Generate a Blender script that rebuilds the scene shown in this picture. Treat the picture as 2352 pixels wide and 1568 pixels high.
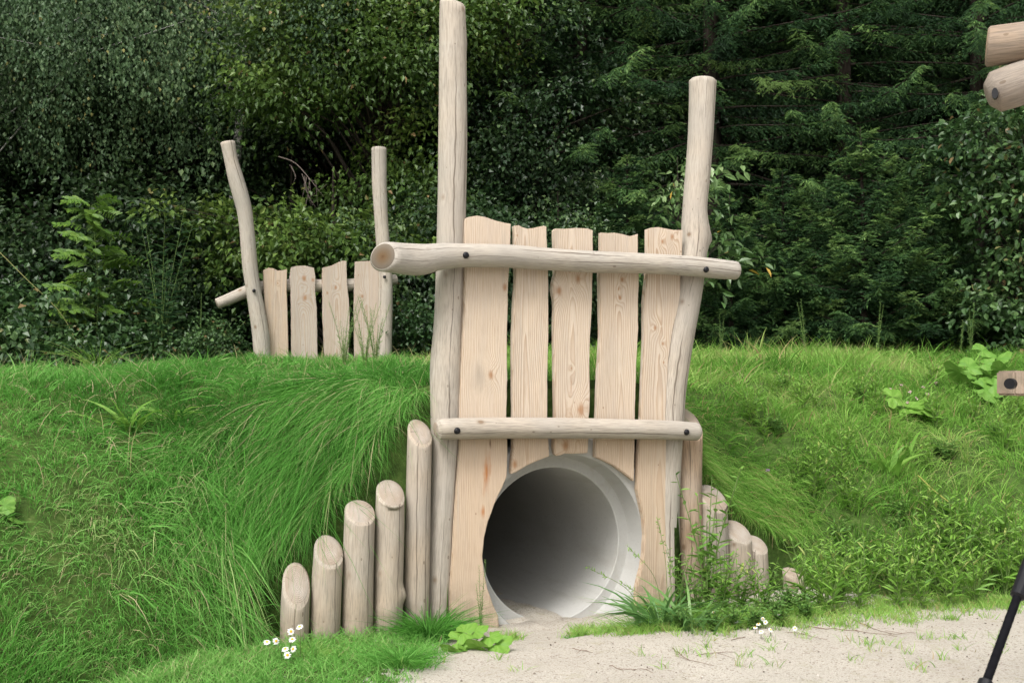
import bpy, bmesh, math, random
import numpy as np
from mathutils import Vector, Matrix

for o in list(bpy.data.objects):
    bpy.data.objects.remove(o)
SC = bpy.context.scene
COL = SC.collection
RNG = np.random.default_rng(7)
random.seed(7)

# ------------------------------------------------------------------ camera
CAM_H = 1.25
PITCH = math.atan(116 / 2400)
cam_d = bpy.data.cameras.new('camera')
cam_d.sensor_width = 22.3
cam_d.lens = 22.3 * 2400 / 2352
cam_d.clip_start = 0.05
cam_d.clip_end = 500
cam_d.dof.use_dof = True
cam_d.dof.focus_distance = 6.0
cam_d.dof.aperture_fstop = 5.0
CAM = bpy.data.objects.new('camera', cam_d)
COL.objects.link(CAM)
CAM.location = (0, 0, CAM_H)
CAM.rotation_euler = (math.pi / 2 + PITCH, 0, 0)
SC.camera = CAM

# ------------------------------------------------------------------ sky, sun, exposure
SUN_EL, SUN_AZ = math.radians(52), math.radians(205)      # azimuth clockwise from +Y
world = bpy.data.worlds.new('World')
SC.world = world
world.use_nodes = True
wn = world.node_tree
bg = wn.nodes['Background']
sky = wn.nodes.new('ShaderNodeTexSky')
sky.sky_type = 'NISHITA'
sky.sun_disc = False
sky.sun_elevation = SUN_EL
sky.sun_rotation = SUN_AZ
sky.air_density = 1.2
sky.dust_density = 6.0
sky.ozone_density = 1.0
hsv = wn.nodes.new('ShaderNodeHueSaturation')
hsv.inputs['Saturation'].default_value = 0.25              # grey overcast
wn.links.new(sky.outputs[0], hsv.inputs['Color'])
wn.links.new(hsv.outputs[0], bg.inputs['Color'])
bg.inputs['Strength'].default_value = 0.15
sd = bpy.data.lights.new('sun', 'SUN')
sd.energy = 1.5
sd.angle = math.radians(16)
sd.color = (1.0, 0.975, 0.94)
SUN = bpy.data.objects.new('sun', sd)
COL.objects.link(SUN)
sdir = Vector((math.sin(SUN_AZ) * math.cos(SUN_EL), math.cos(SUN_AZ) * math.cos(SUN_EL), math.sin(SUN_EL)))
SUN.rotation_euler = sdir.to_track_quat('Z', 'Y').to_euler()
vs = SC.view_settings
vs.view_transform = 'Standard'
vs.look = 'None'
vs.gamma = 1.0
vs.use_curve_mapping = False
vs.exposure = 0.75
SC.cycles.max_bounces = 8
SC.cycles.diffuse_bounces = 6
SC.cycles.transparent_max_bounces = 8

# ------------------------------------------------------------------ small helpers
def prop(o, label=None, cat=None, group=None, kind=None):
    if label: o['label'] = label
    if cat: o['category'] = cat
    if group: o['group'] = group
    if kind: o['kind'] = kind
    return o

def empty(name, loc=(0, 0, 0), rz=0.0):
    o = bpy.data.objects.new(name, None)
    o.empty_display_size = 0.2
    COL.objects.link(o)
    o.location = loc
    o.rotation_euler = (0, 0, rz)
    return o

def link(name, me, parent=None, mats=()):
    o = bpy.data.objects.new(name, me)
    COL.objects.link(o)
    for m in mats:
        me.materials.append(m)
    if parent: o.parent = parent
    return o

def mesh(name, verts, faces, attrs=None, smooth=False, matidx=None):
    """verts (N,3); faces: list of (M,k) int arrays; attrs: name -> per-vertex float (N,) or vector (N,3)."""
    me = bpy.data.meshes.new(name)
    verts = np.ascontiguousarray(verts, dtype=np.float32)
    if not isinstance(faces, (list, tuple)): faces = [faces]
    faces = [np.asarray(f, dtype=np.int32) for f in faces if len(f)]
    nl = sum(f.size for f in faces); nf = sum(len(f) for f in faces)
    me.vertices.add(len(verts)); me.vertices.foreach_set('co', verts.ravel())
    me.loops.add(nl); me.polygons.add(nf)
    me.loops.foreach_set('vertex_index', np.concatenate([f.ravel() for f in faces]))
    tot = np.concatenate([np.full(len(f), f.shape[1], dtype=np.int32) for f in faces])
    st = np.concatenate([[0], np.cumsum(tot)[:-1]]).astype(np.int32)
    me.polygons.foreach_set('loop_start', st)
    me.polygons.foreach_set('loop_total', tot)
    if matidx is not None: me.polygons.foreach_set('material_index', np.asarray(matidx, dtype=np.int32))
    me.polygons.foreach_set('use_smooth', np.full(nf, bool(smooth)))
    me.update(calc_edges=True)
    for k, v in (attrs or {}).items():
        v = np.asarray(v, dtype=np.float32)
        if v.ndim == 1:
            a = me.attributes.new(k, 'FLOAT', 'POINT'); a.data.foreach_set('value', v)
        else:
            a = me.attributes.new(k, 'FLOAT_VECTOR', 'POINT'); a.data.foreach_set('vector', v.ravel())
    return me

def unit(v):
    return v / (np.linalg.norm(v, axis=-1, keepdims=True) + 1e-9)

# value noise (vectorised) for terrain and scattering
_tab = np.random.default_rng(3).random((256, 256))
def vnoise(x, y):
    xi, yi = np.floor(x).astype(int), np.floor(y).astype(int)
    fx, fy = x - xi, y - yi
    fx, fy = fx * fx * (3 - 2 * fx), fy * fy * (3 - 2 * fy)
    a, b = _tab[xi % 256, yi % 256], _tab[(xi + 1) % 256, yi % 256]
    c, d = _tab[xi % 256, (yi + 1) % 256], _tab[(xi + 1) % 256, (yi + 1) % 256]
    return (a * (1 - fx) + b * fx) * (1 - fy) + (c * (1 - fx) + d * fx) * fy
def fbm(x, y, o=3):
    s, a, t = 0, 1.0, 0
    for k in range(o):
        s = s + a * vnoise(x * 2 ** k + 17.3 * k, y * 2 ** k - 9.1 * k); t += a; a *= 0.5
    return s / t

# ------------------------------------------------------------------ node helper
class G:
    def __init__(s, name):
        s.m = bpy.data.materials.new(name); s.m.use_nodes = True
        s.t = s.m.node_tree; s.t.nodes.clear()
        s.out = s.n('ShaderNodeOutputMaterial')
    def n(s, ty, **kw):
        nd = s.t.nodes.new(ty)
        for k, v in kw.items(): setattr(nd, k, v)
        return nd
    def put(s, sock, v):
        if v is None: return
        if isinstance(v, bpy.types.NodeSocket): s.t.links.new(v, sock)
        else:
            if sock.type == 'RGBA' and len(v) == 3: v = (*v, 1)
            sock.default_value = v
    def math(s, op, a, b=None, c=None, clamp=False):
        nd = s.n('ShaderNodeMath', operation=op, use_clamp=clamp)
        for i, v in enumerate((a, b, c)): s.put(nd.inputs[i], v)
        return nd.outputs[0]
    def vmath(s, op, a, b=None):
        nd = s.n('ShaderNodeVectorMath', operation=op)
        s.put(nd.inputs[0], a); s.put(nd.inputs[1], b)
        return nd.outputs['Value'] if op in ('LENGTH', 'DOT_PRODUCT', 'DISTANCE') else nd.outputs[0]
    def obj(s): return s.n('ShaderNodeTexCoord').outputs['Object']
    def pos(s): return s.n('ShaderNodeNewGeometry').outputs['Position']
    def attr(s, name, which='Fac'):
        return s.n('ShaderNodeAttribute', attribute_name=name).outputs[which]
    def rnd(s): return s.n('ShaderNodeObjectInfo').outputs['Random']
    def xyz(s, v):
        nd = s.n('ShaderNodeSeparateXYZ'); s.put(nd.inputs[0], v); return nd.outputs
    def comb(s, x, y, z):
        nd = s.n('ShaderNodeCombineXYZ')
        for i, v in enumerate((x, y, z)): s.put(nd.inputs[i], v)
        return nd.outputs[0]
    def noise(s, vec, scale, detail=2.0, rough=0.5, w=None, dist=0.0):
        nd = s.n('ShaderNodeTexNoise', noise_dimensions='4D' if w is not None else '3D')
        s.put(nd.inputs['Vector'], vec); nd.inputs['Scale'].default_value = scale
        nd.inputs['Detail'].default_value = detail; nd.inputs['Roughness'].default_value = rough
        nd.inputs['Distortion'].default_value = dist
        if w is not None: s.put(nd.inputs['W'], w)
        return nd.outputs['Fac']
    def voro(s, vec, scale, feature='F1', out='Distance'):
        nd = s.n('ShaderNodeTexVoronoi', feature=feature); s.put(nd.inputs['Vector'], vec)
        nd.inputs['Scale'].default_value = scale
        return nd.outputs[out]
    def ramp(s, fac, stops):
        nd = s.n('ShaderNodeValToRGB'); s.put(nd.inputs[0], fac); e = nd.color_ramp.elements
        while len(e) < len(stops): e.new(0.5)
        for i, (p, c) in enumerate(stops):
            e[i].position = p; e[i].color = (*c, 1) if not isinstance(c, (int, float)) else (c, c, c, 1)
        return nd.outputs[0]
    def mix(s, fac, a, b, mode='MIX'):
        nd = s.n('ShaderNodeMix', data_type='RGBA', blend_type=mode)
        s.put(nd.inputs[0], fac); s.put(nd.inputs[6], a); s.put(nd.inputs[7], b)
        return nd.outputs[2]
    def bump(s, h, strength=0.3, dist=0.01):
        nd = s.n('ShaderNodeBump'); nd.inputs['Strength'].default_value = strength
        nd.inputs['Distance'].default_value = dist; s.put(nd.inputs['Height'], h)
        return nd.outputs[0]
    def done(s, color, rough=0.7, normal=None, spec=0.3, trans=0.0, tcol=None, k=None):
        if k is not None: color = s.mix(1.0, color, (k, k, k), 'MULTIPLY')
        p = s.n('ShaderNodeBsdfPrincipled')
        s.put(p.inputs['Base Color'], color); s.put(p.inputs['Roughness'], rough)
        p.inputs['Specular IOR Level'].default_value = spec
        if normal is not None: s.put(p.inputs['Normal'], normal)
        sh = p.outputs[0]
        if trans:
            tr = s.n('ShaderNodeBsdfTranslucent'); s.put(tr.inputs[0], tcol if tcol is not None else color)
            mx = s.n('ShaderNodeMixShader'); mx.inputs[0].default_value = trans
            s.t.links.new(sh, mx.inputs[1]); s.t.links.new(tr.outputs[0], mx.inputs[2]); sh = mx.outputs[0]
        s.t.links.new(sh, s.out.inputs[0])
        return s.m

def leaf_mat(name, stops, rough=0.55, trans=0.3, spec=0.25):
    g = G(name)
    c = g.ramp(g.attr('rnd'), stops)
    return g.done(c, rough, spec=spec, trans=trans)

def plain(name, col, rough=0.6, spec=0.3):
    g = G(name)
    f = g.noise(g.obj(), 30, 3)
    c = g.mix(f, tuple(v * 0.85 for v in col), tuple(min(1, v * 1.15) for v in col))
    return g.done(c, rough, spec=spec)

# ------------------------------------------------------------------ the facade frame: u along the facade, m behind it
TH = math.radians(24.5)
O = np.array([0.285, 6.0, 0.0])
UX = np.array([math.cos(TH), math.sin(TH), 0.0])
MX = np.array([-math.sin(TH), math.cos(TH), 0.0])
FWD = np.array([0, math.cos(PITCH), math.sin(PITCH)])
UPV = np.array([0, -math.sin(PITCH), math.cos(PITCH)])
C0 = np.array([0, 0, CAM_H])
def ray(px, py):
    d = FWD + np.array([1.0, 0, 0]) * (px - 1176) / 2400 - UPV * (py - 784) / 2400
    return d
def fac(px, py, m=0.0):
    """a sight line of the photo meets the upright plane m metres behind the facade -> local (u, m, z)"""
    d = ray(px, py)
    t = ((O + MX * m - C0) @ MX) / (d @ MX)
    p = C0 + d * t - O
    return (float(p @ UX), m, float(p[2]))
def at(px, py, y):
    d = ray(px, py); t = y / d[1]
    return C0 + d * t
def toworld(l):
    return O + UX * l[0] + MX * l[1] + np.array([0, 0, l[2]])

# ------------------------------------------------------------------ terrain
_MBU = [-12, -6, -4, -3.2, -2.6, -2.2, -1.95, -1.75, -1.54, -1.4, -1.23, -1.07, -.87, -.6, .6, .84, 1.01, 1.19, 1.33, 1.65, 1.9, 2.3, 3.0, 4.0, 6, 12]
_MBM = [-3.0, -2.1, -1.45, -1.0, -.55, -.30, -.18, -.10, -.16, -.27, -.43, -.6, -.9, -1.3, -1.3, -.85, -.5, -.28, -.18, -.05, -.12, -.5, -.85, -1.1, -1.2, -1.4]
_RU = [-12, -4, -2.6, -1.6, 1.6, 2.6, 4, 12]
_RR = [3.2, 3.0, 2.3, 1.6, 1.6, 2.8, 3.6, 4.0]
def um(x, y):
    rx, ry = x - O[0], y - O[1]
    return rx * UX[0] + ry * UX[1], rx * MX[0] + ry * MX[1]
def height(x, y):
    x = np.asarray(x, float); y = np.asarray(y, float)
    u, m = um(x, y)
    d = m - np.interp(u, _MBU, _MBM)
    t = np.clip(d / np.interp(u, _RU, _RR), 0, 1)
    P = 1.30 + 0.062 * np.clip(y - 7, 0, 9) - 0.15 * np.clip((-x - 3.0) / 3, 0, 1)
    h = P * (1 - (1 - t) ** 1.8)
    h = h + (fbm(x * 1.3, y * 1.3, 3) - 0.5) * 0.28 * np.clip(t * 3, 0, 1) * np.clip(1.2 - t * 0.5, 0, 1)
    h = np.where(d < 0, -0.12 * np.clip(-d / 0.15, 0, 1), h)
    front = (u > -1.66) & (u < 1.80) & (m < 0.18)
    h = np.where(front, -0.14, h)
    # the trench at the far mouth of the tunnel
    e = np.clip((m - 5.62) / 0.08, 0, 1) * np.clip((7.0 - m) / 0.5, 0, 1) * np.clip((1.3 - np.abs(u)) / 0.2, 0, 1)
    return h * (1 - e) - 0.1 * e
def on_ground(px, py, lift=0.0):
    d = ray(px, py); ts = np.linspace(2.5, 18, 3000)
    p = C0[None] + d[None] * ts[:, None]
    g = np.maximum(height(p[:, 0], p[:, 1]), 0) + lift
    hit = p[:, 2] < g
    if not hit.any():                                     # over the crest: stand it on the crest
        q = C0 + d * (11.8 / d[1]); q[2] = float(height(q[0], q[1])) + lift; return q
    i = int(np.argmax(hit))
    q = p[i].copy(); q[2] = g[i]
    return q
# ------------------------------------------------------------------ materials of the setting and the wood
def mat_sand():
    g = G('pale_crushed_sand'); p = g.pos()
    n1 = g.noise(p, 1.3, 4); n2 = g.noise(p, 150, 3, 0.75); v = g.voro(p, 110, out='Color')
    vx = g.xyz(v)[0]
    c = g.ramp(n2, [(0.28, (0.22, 0.185, 0.15)), (0.47, (0.46, 0.415, 0.345)), (0.72, (0.70, 0.66, 0.585))])
    c = g.mix(g.math('MULTIPLY', vx, 0.45), c, (0.68, 0.635, 0.555))
    dark = g.math('GREATER_THAN', vx, 0.93)
    c = g.mix(g.math('MULTIPLY', dark, 0.6), c, (0.17, 0.12, 0.09))
    c = g.mix(g.ramp(n1, [(0.42, 0.0), (0.7, 0.5)]), c, (0.41, 0.36, 0.30))
    c = g.mix(g.ramp(g.noise(p, 6, 5, 0.7), [(0.56, 0.0), (0.75, 0.55)]), c, (0.33, 0.30, 0.17))
    return g.done(c, 0.95, g.bump(g.math('ADD', n2, g.noise(p, 9, 3)), 0.7, 0.014), spec=0.1, k=0.88)
def mat_soil():
    g = G('mound_soil'); p = g.pos()
    c = g.ramp(g.noise(p, 14, 5, 0.7), [(0.3, (0.030, 0.050, 0.014)), (0.55, (0.055, 0.095, 0.022)), (0.75, (0.11, 0.14, 0.045))])
    return g.done(c, 1.0, g.bump(g.noise(p, 40, 3), 0.5, 0.02), spec=0.05)
def mat_log(name, base, dark, warm, grey=0.0, crack=1.0):
    g = G(name); v = g.attr('gr', 'Vector'); r = g.rnd()
    st = g.vmath('MULTIPLY', v, (1, 1, 0.06))
    w = g.math('MULTIPLY', r, 20)
    fine = g.noise(st, 210, 3, 0.6, w); mid = g.noise(g.vmath('MULTIPLY', v, (1, 1, 0.10)), 34, 4, 0.6, w); big = g.noise(v, 3.5, 3, 0.55, w)
    c = g.mix(g.ramp(mid, [(0.32, 0.0), (0.68, 1.0)]), dark, base)
    c = g.mix(g.ramp(big, [(0.40, 0.0), (0.66, 0.75)]), c, warm)
    c = g.mix(g.ramp(fine, [(0.34, 0.75), (0.55, 0.0)]), c, tuple(x * 0.62 for x in dark))
    # grey weathering and small dark specks
    c = g.mix(g.ramp(g.noise(v, 1.7, 3, 0.6, g.math('ADD', w, 7)), [(0.42, 0.0), (0.66, 0.6)]), c, (0.35, 0.32, 0.28))
    sp = g.voro(g.vmath('MULTIPLY', v, (1, 1, 0.55)), 17)
    spk = g.math('LESS_THAN', sp, g.math('MULTIPLY', g.noise(v, 11, 1, 0.5, w), 0.16))
    c = g.mix(g.math('MULTIPLY', spk, 0.55), c, (0.13, 0.09, 0.06))
    # drying cracks run along the grain
    x, y, z = g.xyz(v)
    ang = g.math('ARCTAN2', y, x)
    hgt = fine
    cr = None
    for k, (a0, amp) in enumerate(((-0.25, 0.55), (0.55, 0.4))):
        wob = g.math('MULTIPLY', g.math('SUBTRACT', g.noise(g.comb(0.0, float(k), g.math('MULTIPLY', z, 1.0)), 2.6, 3, 0.6, w), 0.5), amp)
        da = g.math('ABSOLUTE', g.math('SUBTRACT', ang, g.math('ADD', wob, g.math('ADD', a0, g.math('MULTIPLY', g.math('SUBTRACT', r, 0.5), 1.6)))))
        wid = g.math('MULTIPLY', g.ramp(g.noise(g.comb(3.0 + k, 0.0, z), 1.6, 2, 0.5, w), [(0.42, 0.0), (0.62, 1.0)]), 0.05 * crack)
        m_ = g.math('LESS_THAN', da, wid)
        cr = m_ if cr is None else g.math('MAXIMUM', cr, m_)
    c = g.mix(g.math('MULTIPLY', cr, 0.72), c, (0.10, 0.075, 0.055))
    hgt = g.math('SUBTRACT', g.math('MULTIPLY', g.math('ADD', fine, mid), 0.5), g.math('MULTIPLY', cr, 1.2))
    pz = g.xyz(g.pos())[2]
    mud = g.math('MULTIPLY', g.ramp(pz, [(0.0, 1.0), (0.06, 0.7), (0.22, 0.0)]), g.ramp(g.noise(v, 16, 4, 0.7), [(0.35, 0.1), (0.65, 0.75)]))
    c = g.mix(mud, c, (0.22, 0.175, 0.125))
    kd = g.voro(g.vmath('MULTIPLY', v, (1, 1, 0.75)), 5.5)
    c = g.mix(g.ramp(kd, [(0.0, 0.85), (0.05, 0.75), (0.085, 0.25), (0.13, 0.0)]), c, (0.17, 0.105, 0.06))
    return g.done(c, 0.85, g.bump(hgt, 0.7, 0.006), spec=0.12, k=0.90)
def mat_endgrain():
    g = G('end_grain'); v = g.attr('gr', 'Vector'); x, y, z = g.xyz(v)
    w = g.math('MULTIPLY', g.rnd(), 20)
    d = g.math('SQRT', g.math('ADD', g.math('MULTIPLY', x, x), g.math('MULTIPLY', y, y)))
    d = g.math('ADD', d, g.math('MULTIPLY', g.noise(v, 14, 2, 0.5, w), 0.012))
    rings = g.math('SINE', g.math('MULTIPLY', d, 900))
    c = g.mix(g.math('MULTIPLY_ADD', rings, 0.22, 0.4), (0.47, 0.39, 0.31), (0.31, 0.235, 0.17))
    ang = g.math('ARCTAN2', y, x)
    star = g.noise(g.comb(g.math('MULTIPLY', ang, 2.6), w, 0.0), 1.0, 2)
    c = g.mix(g.ramp(star, [(0.64, 0.0), (0.70, 0.7)]), c, (0.16, 0.12, 0.09))
    c = g.mix(g.ramp(g.noise(v, 9, 3, 0.6, w), [(0.42, 0.0), (0.7, 0.6)]), c, (0.52, 0.48, 0.43))
    return g.done(c, 0.85, g.bump(g.math('ADD', g.noise(v, 120, 3), g.math('MULTIPLY', rings, 0.3)), 0.5, 0.005), spec=0.1, k=0.76)
def mat_cut_end():
    g = G('fresh_oblique_cut'); v = g.attr('gr', 'Vector'); x, y, z = g.xyz(v)
    d = g.math('SQRT', g.math('ADD', g.math('MULTIPLY', x, x), g.math('MULTIPLY', y, y)))
    d = g.math('ADD', d, g.math('MULTIPLY', g.noise(v, 14, 3), 0.016))
    c = g.ramp(d, [(0.0, (0.16, 0.085, 0.04)), (0.022, (0.26, 0.165, 0.09)), (0.045, (0.27, 0.205, 0.14)), (0.07, (0.30, 0.25, 0.195))])
    c = g.mix(g.ramp(g.math('SINE', g.math('MULTIPLY', d, 1100)), [(0.4, 0.0), (1.0, 0.35)]), c, (0.13, 0.08, 0.04))
    return g.done(c, 0.85, g.bump(g.noise(v, 110, 3), 0.4, 0.004), spec=0.1, k=0.50)
def mat_plank(name, u0, d0, taper, spacing, knots, light=(0.665, 0.555, 0.435), late=(0.42, 0.285, 0.18), grey=0.25, stains=(), seed=0.0, low=0.45):
    """solid larch: growth rings as cones round a pith beside the board, bent round the knots"""
    g = G(name); p = g.obj(); x, y, z = g.xyz(p)
    wv = g.noise(g.vmath('MULTIPLY', p, (5.0, 5.0, 0.9)), 1.0, 2, 0.5, seed)
    xx = g.math('ADD', g.math('SUBTRACT', x, u0), g.math('MULTIPLY', g.math('SUBTRACT', wv, 0.5), 0.09))
    f = g.math('ADD', g.math('SQRT', g.math('ADD', g.math('MULTIPLY', xx, xx), d0 * d0)), g.math('MULTIPLY', z, taper))
    f = g.math('ADD', f, g.math('MULTIPLY', g.math('SUBTRACT', g.noise(g.vmath('MULTIPLY', p, (9, 9, 2.2)), 1.0, 3, 0.55, seed + 3), 0.5), 0.016))
    kcol = None
    for (ku, kz, kr) in knots:
        dx = g.math('SUBTRACT', x, ku); dz = g.math('MULTIPLY', g.math('SUBTRACT', z, kz), 0.62)
        q = g.math('SQRT', g.math('ADD', g.math('MULTIPLY', dx, dx), g.math('MULTIPLY', dz, dz)))
        q = g.math('ADD', q, g.math('MULTIPLY', g.math('SUBTRACT', g.noise(p, 30, 2), 0.5), kr * 0.5))
        e = g.math('EXPONENT', g.math('MULTIPLY', g.math('MULTIPLY', q, q), -1.0 / (kr * 2.1) ** 2))
        f = g.math('ADD', f, g.math('MULTIPLY', e, kr * 1.9))
        kk = g.math('SUBTRACT', 1.0, g.math('MULTIPLY', q, 1.0 / kr), clamp=True)
        kcol = kk if kcol is None else g.math('MAXIMUM', kcol, kk)
    ph = g.math('FRACT', g.math('MULTIPLY', f, 1.0 / spacing))
    line = g.ramp(ph, [(0.0, 0.0), (0.45, 0.08), (0.84, 0.85), (0.93, 1.0), (1.0, 0.0)])
    amt = g.ramp(g.noise(p, 2.2, 3, 0.5, seed + 5), [(0.3, 0.5), (0.7, 1.0)])
    c = g.mix(g.math('MULTIPLY', line, amt), light, late)
    c = g.mix(g.ramp(g.noise(g.vmath('MULTIPLY', p, (1.2, 1.2, 0.5)), 5, 3, 0.6, seed + 9), [(0.42, 0.0), (0.7, 0.55)]), c, (0.56, 0.475, 0.39))
    c = g.mix(g.math('MULTIPLY', g.ramp(g.noise(g.vmath('MULTIPLY', p, (14, 14, 1.2)), 2, 3, 0.6, seed + 1), [(0.45, 0.0), (0.68, 1.0)]), grey), c, (0.48, 0.42, 0.37))
    c = g.mix(g.math('MULTIPLY', g.math('LESS_THAN', z, 1.03), low), c, (0.53, 0.375, 0.25))
    if kcol is not None:
        c = g.mix(g.ramp(kcol, [(0.0, 0.0), (0.30, 0.25), (0.62, 0.7), (1.0, 0.9)]), c, (0.36, 0.185, 0.085))
    for (su, sz, sw, sh, col, am) in stains:
        dx = g.math('MULTIPLY', g.math('SUBTRACT', x, su), 1 / sw); dz = g.math('MULTIPLY', g.math('SUBTRACT', z, sz), 1 / sh)
        q = g.math('SQRT', g.math('ADD', g.math('MULTIPLY', dx, dx), g.math('MULTIPLY', dz, dz)))
        q = g.math('ADD', q, g.math('MULTIPLY', g.math('SUBTRACT', g.noise(g.vmath('MULTIPLY', p, (40, 40, 6)), 1.0, 3, 0.7), 0.5), 2.2))
        c = g.mix(g.math('MULTIPLY', g.math('SUBTRACT', 1.0, q, clamp=True), am), c, col)
    fine = g.noise(g.vmath('MULTIPLY', p, (300, 300, 9)), 1.0, 2)
    c = g.mix(g.ramp(fine, [(0.30, 0.35), (0.5, 0.0)]), c, (0.34, 0.24, 0.16))
    # grey water streaks from the top, splashed mud at the foot
    wt = g.noise(g.vmath('MULTIPLY', p, (34, 34, 1.1)), 1.0, 3, 0.6, seed + 21)
    c = g.mix(g.math('MULTIPLY', g.ramp(wt, [(0.56, 0.0), (0.68, 0.55)]), g.ramp(g.noise(p, 1.9, 2, 0.5, seed), [(0.4, 0.1), (0.62, 1.0)])), c, (0.42, 0.375, 0.32))
    mud = g.math('MULTIPLY', g.ramp(z, [(0.0, 1.0), (0.05, 0.75), (0.24, 0.0)]), g.ramp(g.noise(p, 13, 5, 0.75), [(0.38, 0.0), (0.62, 0.85)]))
    c = g.mix(mud, c, (0.25, 0.205, 0.15))
    sp = g.voro(g.vmath('MULTIPLY', p, (1, 1, 0.6)), 12)
    c = g.mix(g.math('MULTIPLY', g.math('LESS_THAN', sp, 0.055), 0.6), c, (0.20, 0.11, 0.06))
    return g.done(c, 0.75, g.bump(g.math('ADD', g.math('MULTIPLY', line, 0.8), fine), 0.45, 0.004), spec=0.12, k=0.84)
def mat_concrete(name='pipe_concrete', k_=1.0):
    g = G(name); p = g.obj()
    a = g.noise(p, 2.2, 4, 0.6); b = g.noise(p, 55, 3, 0.6); v = g.voro(p, 34)
    c = g.mix(a, (0.40 * k_, 0.395 * k_, 0.375 * k_), (0.54 * k_, 0.53 * k_, 0.50 * k_))
    c = g.mix(g.ramp(b, [(0.55, 0.0), (0.75, 0.25)]), c, (0.30, 0.29, 0.27))
    c = g.mix(g.math('MULTIPLY', g.math('LESS_THAN', v, 0.07), g.ramp(g.noise(p, 3, 2), [(0.42, 0.0), (0.6, 0.85)])), c, (0.12, 0.11, 0.10))
    x, y, z = g.xyz(p)
    c = g.mix(g.ramp(g.noise(g.comb(g.math('MULTIPLY', x, 9), y, g.math('MULTIPLY', z, 3)), 1.4, 4, 0.65), [(0.52, 0.0), (0.75, 0.35)]), c, (0.33, 0.31, 0.24))
    return g.done(c, 0.85, g.bump(g.math('ADD', b, g.math('MULTIPLY', g.math('LESS_THAN', v, 0.06), -1.0)), 0.3, 0.004), spec=0.15, k=0.78)
def mat_black(name='black_plastic_cap', rough=0.42):
    g = G(name); c = g.mix(g.noise(g.obj(), 60, 2), (0.004, 0.004, 0.005), (0.011, 0.011, 0.013))
    return g.done(c, rough, spec=0.25 if rough < .9 else 0.02)

M_SAND, M_SOIL, M_END, M_CUT, M_CONC, M_BLACK = mat_sand(), mat_soil(), mat_endgrain(), mat_cut_end(), mat_concrete(), mat_black()
M_POST = mat_log('peeled_grey_log', (0.475, 0.43, 0.37), (0.39, 0.345, 0.285), (0.47, 0.40, 0.32))
M_RAIL = mat_log('weathered_rail_log', (0.475, 0.44, 0.385), (0.39, 0.355, 0.305), (0.47, 0.41, 0.335), crack=1.4)
M_WARM = mat_log('warm_brown_log', (0.45, 0.335, 0.235), (0.31, 0.205, 0.13), (0.50, 0.35, 0.22))
M_PALI = mat_log('palisade_log', (0.47, 0.415, 0.345), (0.37, 0.31, 0.245), (0.45, 0.36, 0.265), crack=0.8)

# ------------------------------------------------------------------ ground and mound
gx = np.linspace(-60, 60, 61)
def sheet(name, xs, ys, zf, mats, keep=None, smooth=True):
    X, Y = np.meshgrid(xs, ys, indexing='ij'); Z = zf(X, Y)
    n, k = X.shape
    V = np.stack([X, Y, Z], -1).reshape(-1, 3)
    i = np.arange(n * k).reshape(n, k)
    F = np.stack([i[:-1, :-1], i[1:, :-1], i[1:, 1:], i[:-1, 1:]], -1).reshape(-1, 4)
    if keep is not None: F = F[keep(V[F].mean(1), V[F])]
    o = link(name, mesh(name, V, F, smooth=smooth), None, mats); o['kind'] = 'structure'
    return o
xs = np.unique(np.concatenate([np.linspace(-90, -6, 24), np.linspace(-6, 6, 121), np.linspace(6, 90, 24)]))
ys = np.unique(np.concatenate([np.linspace(-40, 2, 14), np.linspace(2, 9, 85), np.linspace(9, 120, 30)]))
def sand_z(X, Y):
    u, m = um(X, Y)
    near = np.exp(-((u - 0.0) / 0.8) ** 2 - ((m + 0.15) / 0.35) ** 2)
    return (fbm(X * 2.2, Y * 2.2, 3) - 0.5) * 0.035 + (fbm(X * 5.5 + 3, Y * 5.5, 2) - 0.5) * 0.022 - 0.0 - 0.075 * near - 0.05 * np.clip((height(X, Y) + .12) / .12, 0, 1) - 0.35 * np.clip((m - 0.09) / 0.12, 0, 1) * (np.abs(u) < 2.5) * (m < 8)
sheet('ground', xs, ys, sand_z, [M_SAND])
PIPE_U, _, PIPE_Z = fac(1295, 1256, 0.05)
hx = np.unique(np.concatenate([np.linspace(-40, -7, 22), np.linspace(-7, 8, 240), np.linspace(8, 40, 22)]))
hy = np.unique(np.concatenate([np.linspace(1.5, 4, 20), np.linspace(4, 9, 126), np.linspace(9, 14, 50), np.linspace(14, 60, 24)]))
def keep_out_of_pipe(c, q):
    u, m = um(c[:, 0], c[:, 1])
    qu, qm = um(q[:, :, 0], q[:, :, 1])
    wall = (np.abs(u - PIPE_U) < 0.72) & (((qm.min(1) < 0.045) & (m < 1)) | ((qm.max(1) > 5.72) & (m < 5.9)))
    low = q[:, :, 2].max(1) < -0.09
    return ~wall & ~low
def mound_z(X, Y):
    u, m = um(X, Y); h = height(X, Y)
    lid = (np.abs(u - PIPE_U) < 0.72) & (m > 0.0) & (m < 5.8)
    return np.where(lid, np.maximum(h, PIPE_Z + 0.655), h)
sheet('grass_mound', hx, hy, mound_z, [M_SOIL], keep_out_of_pipe)

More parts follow.
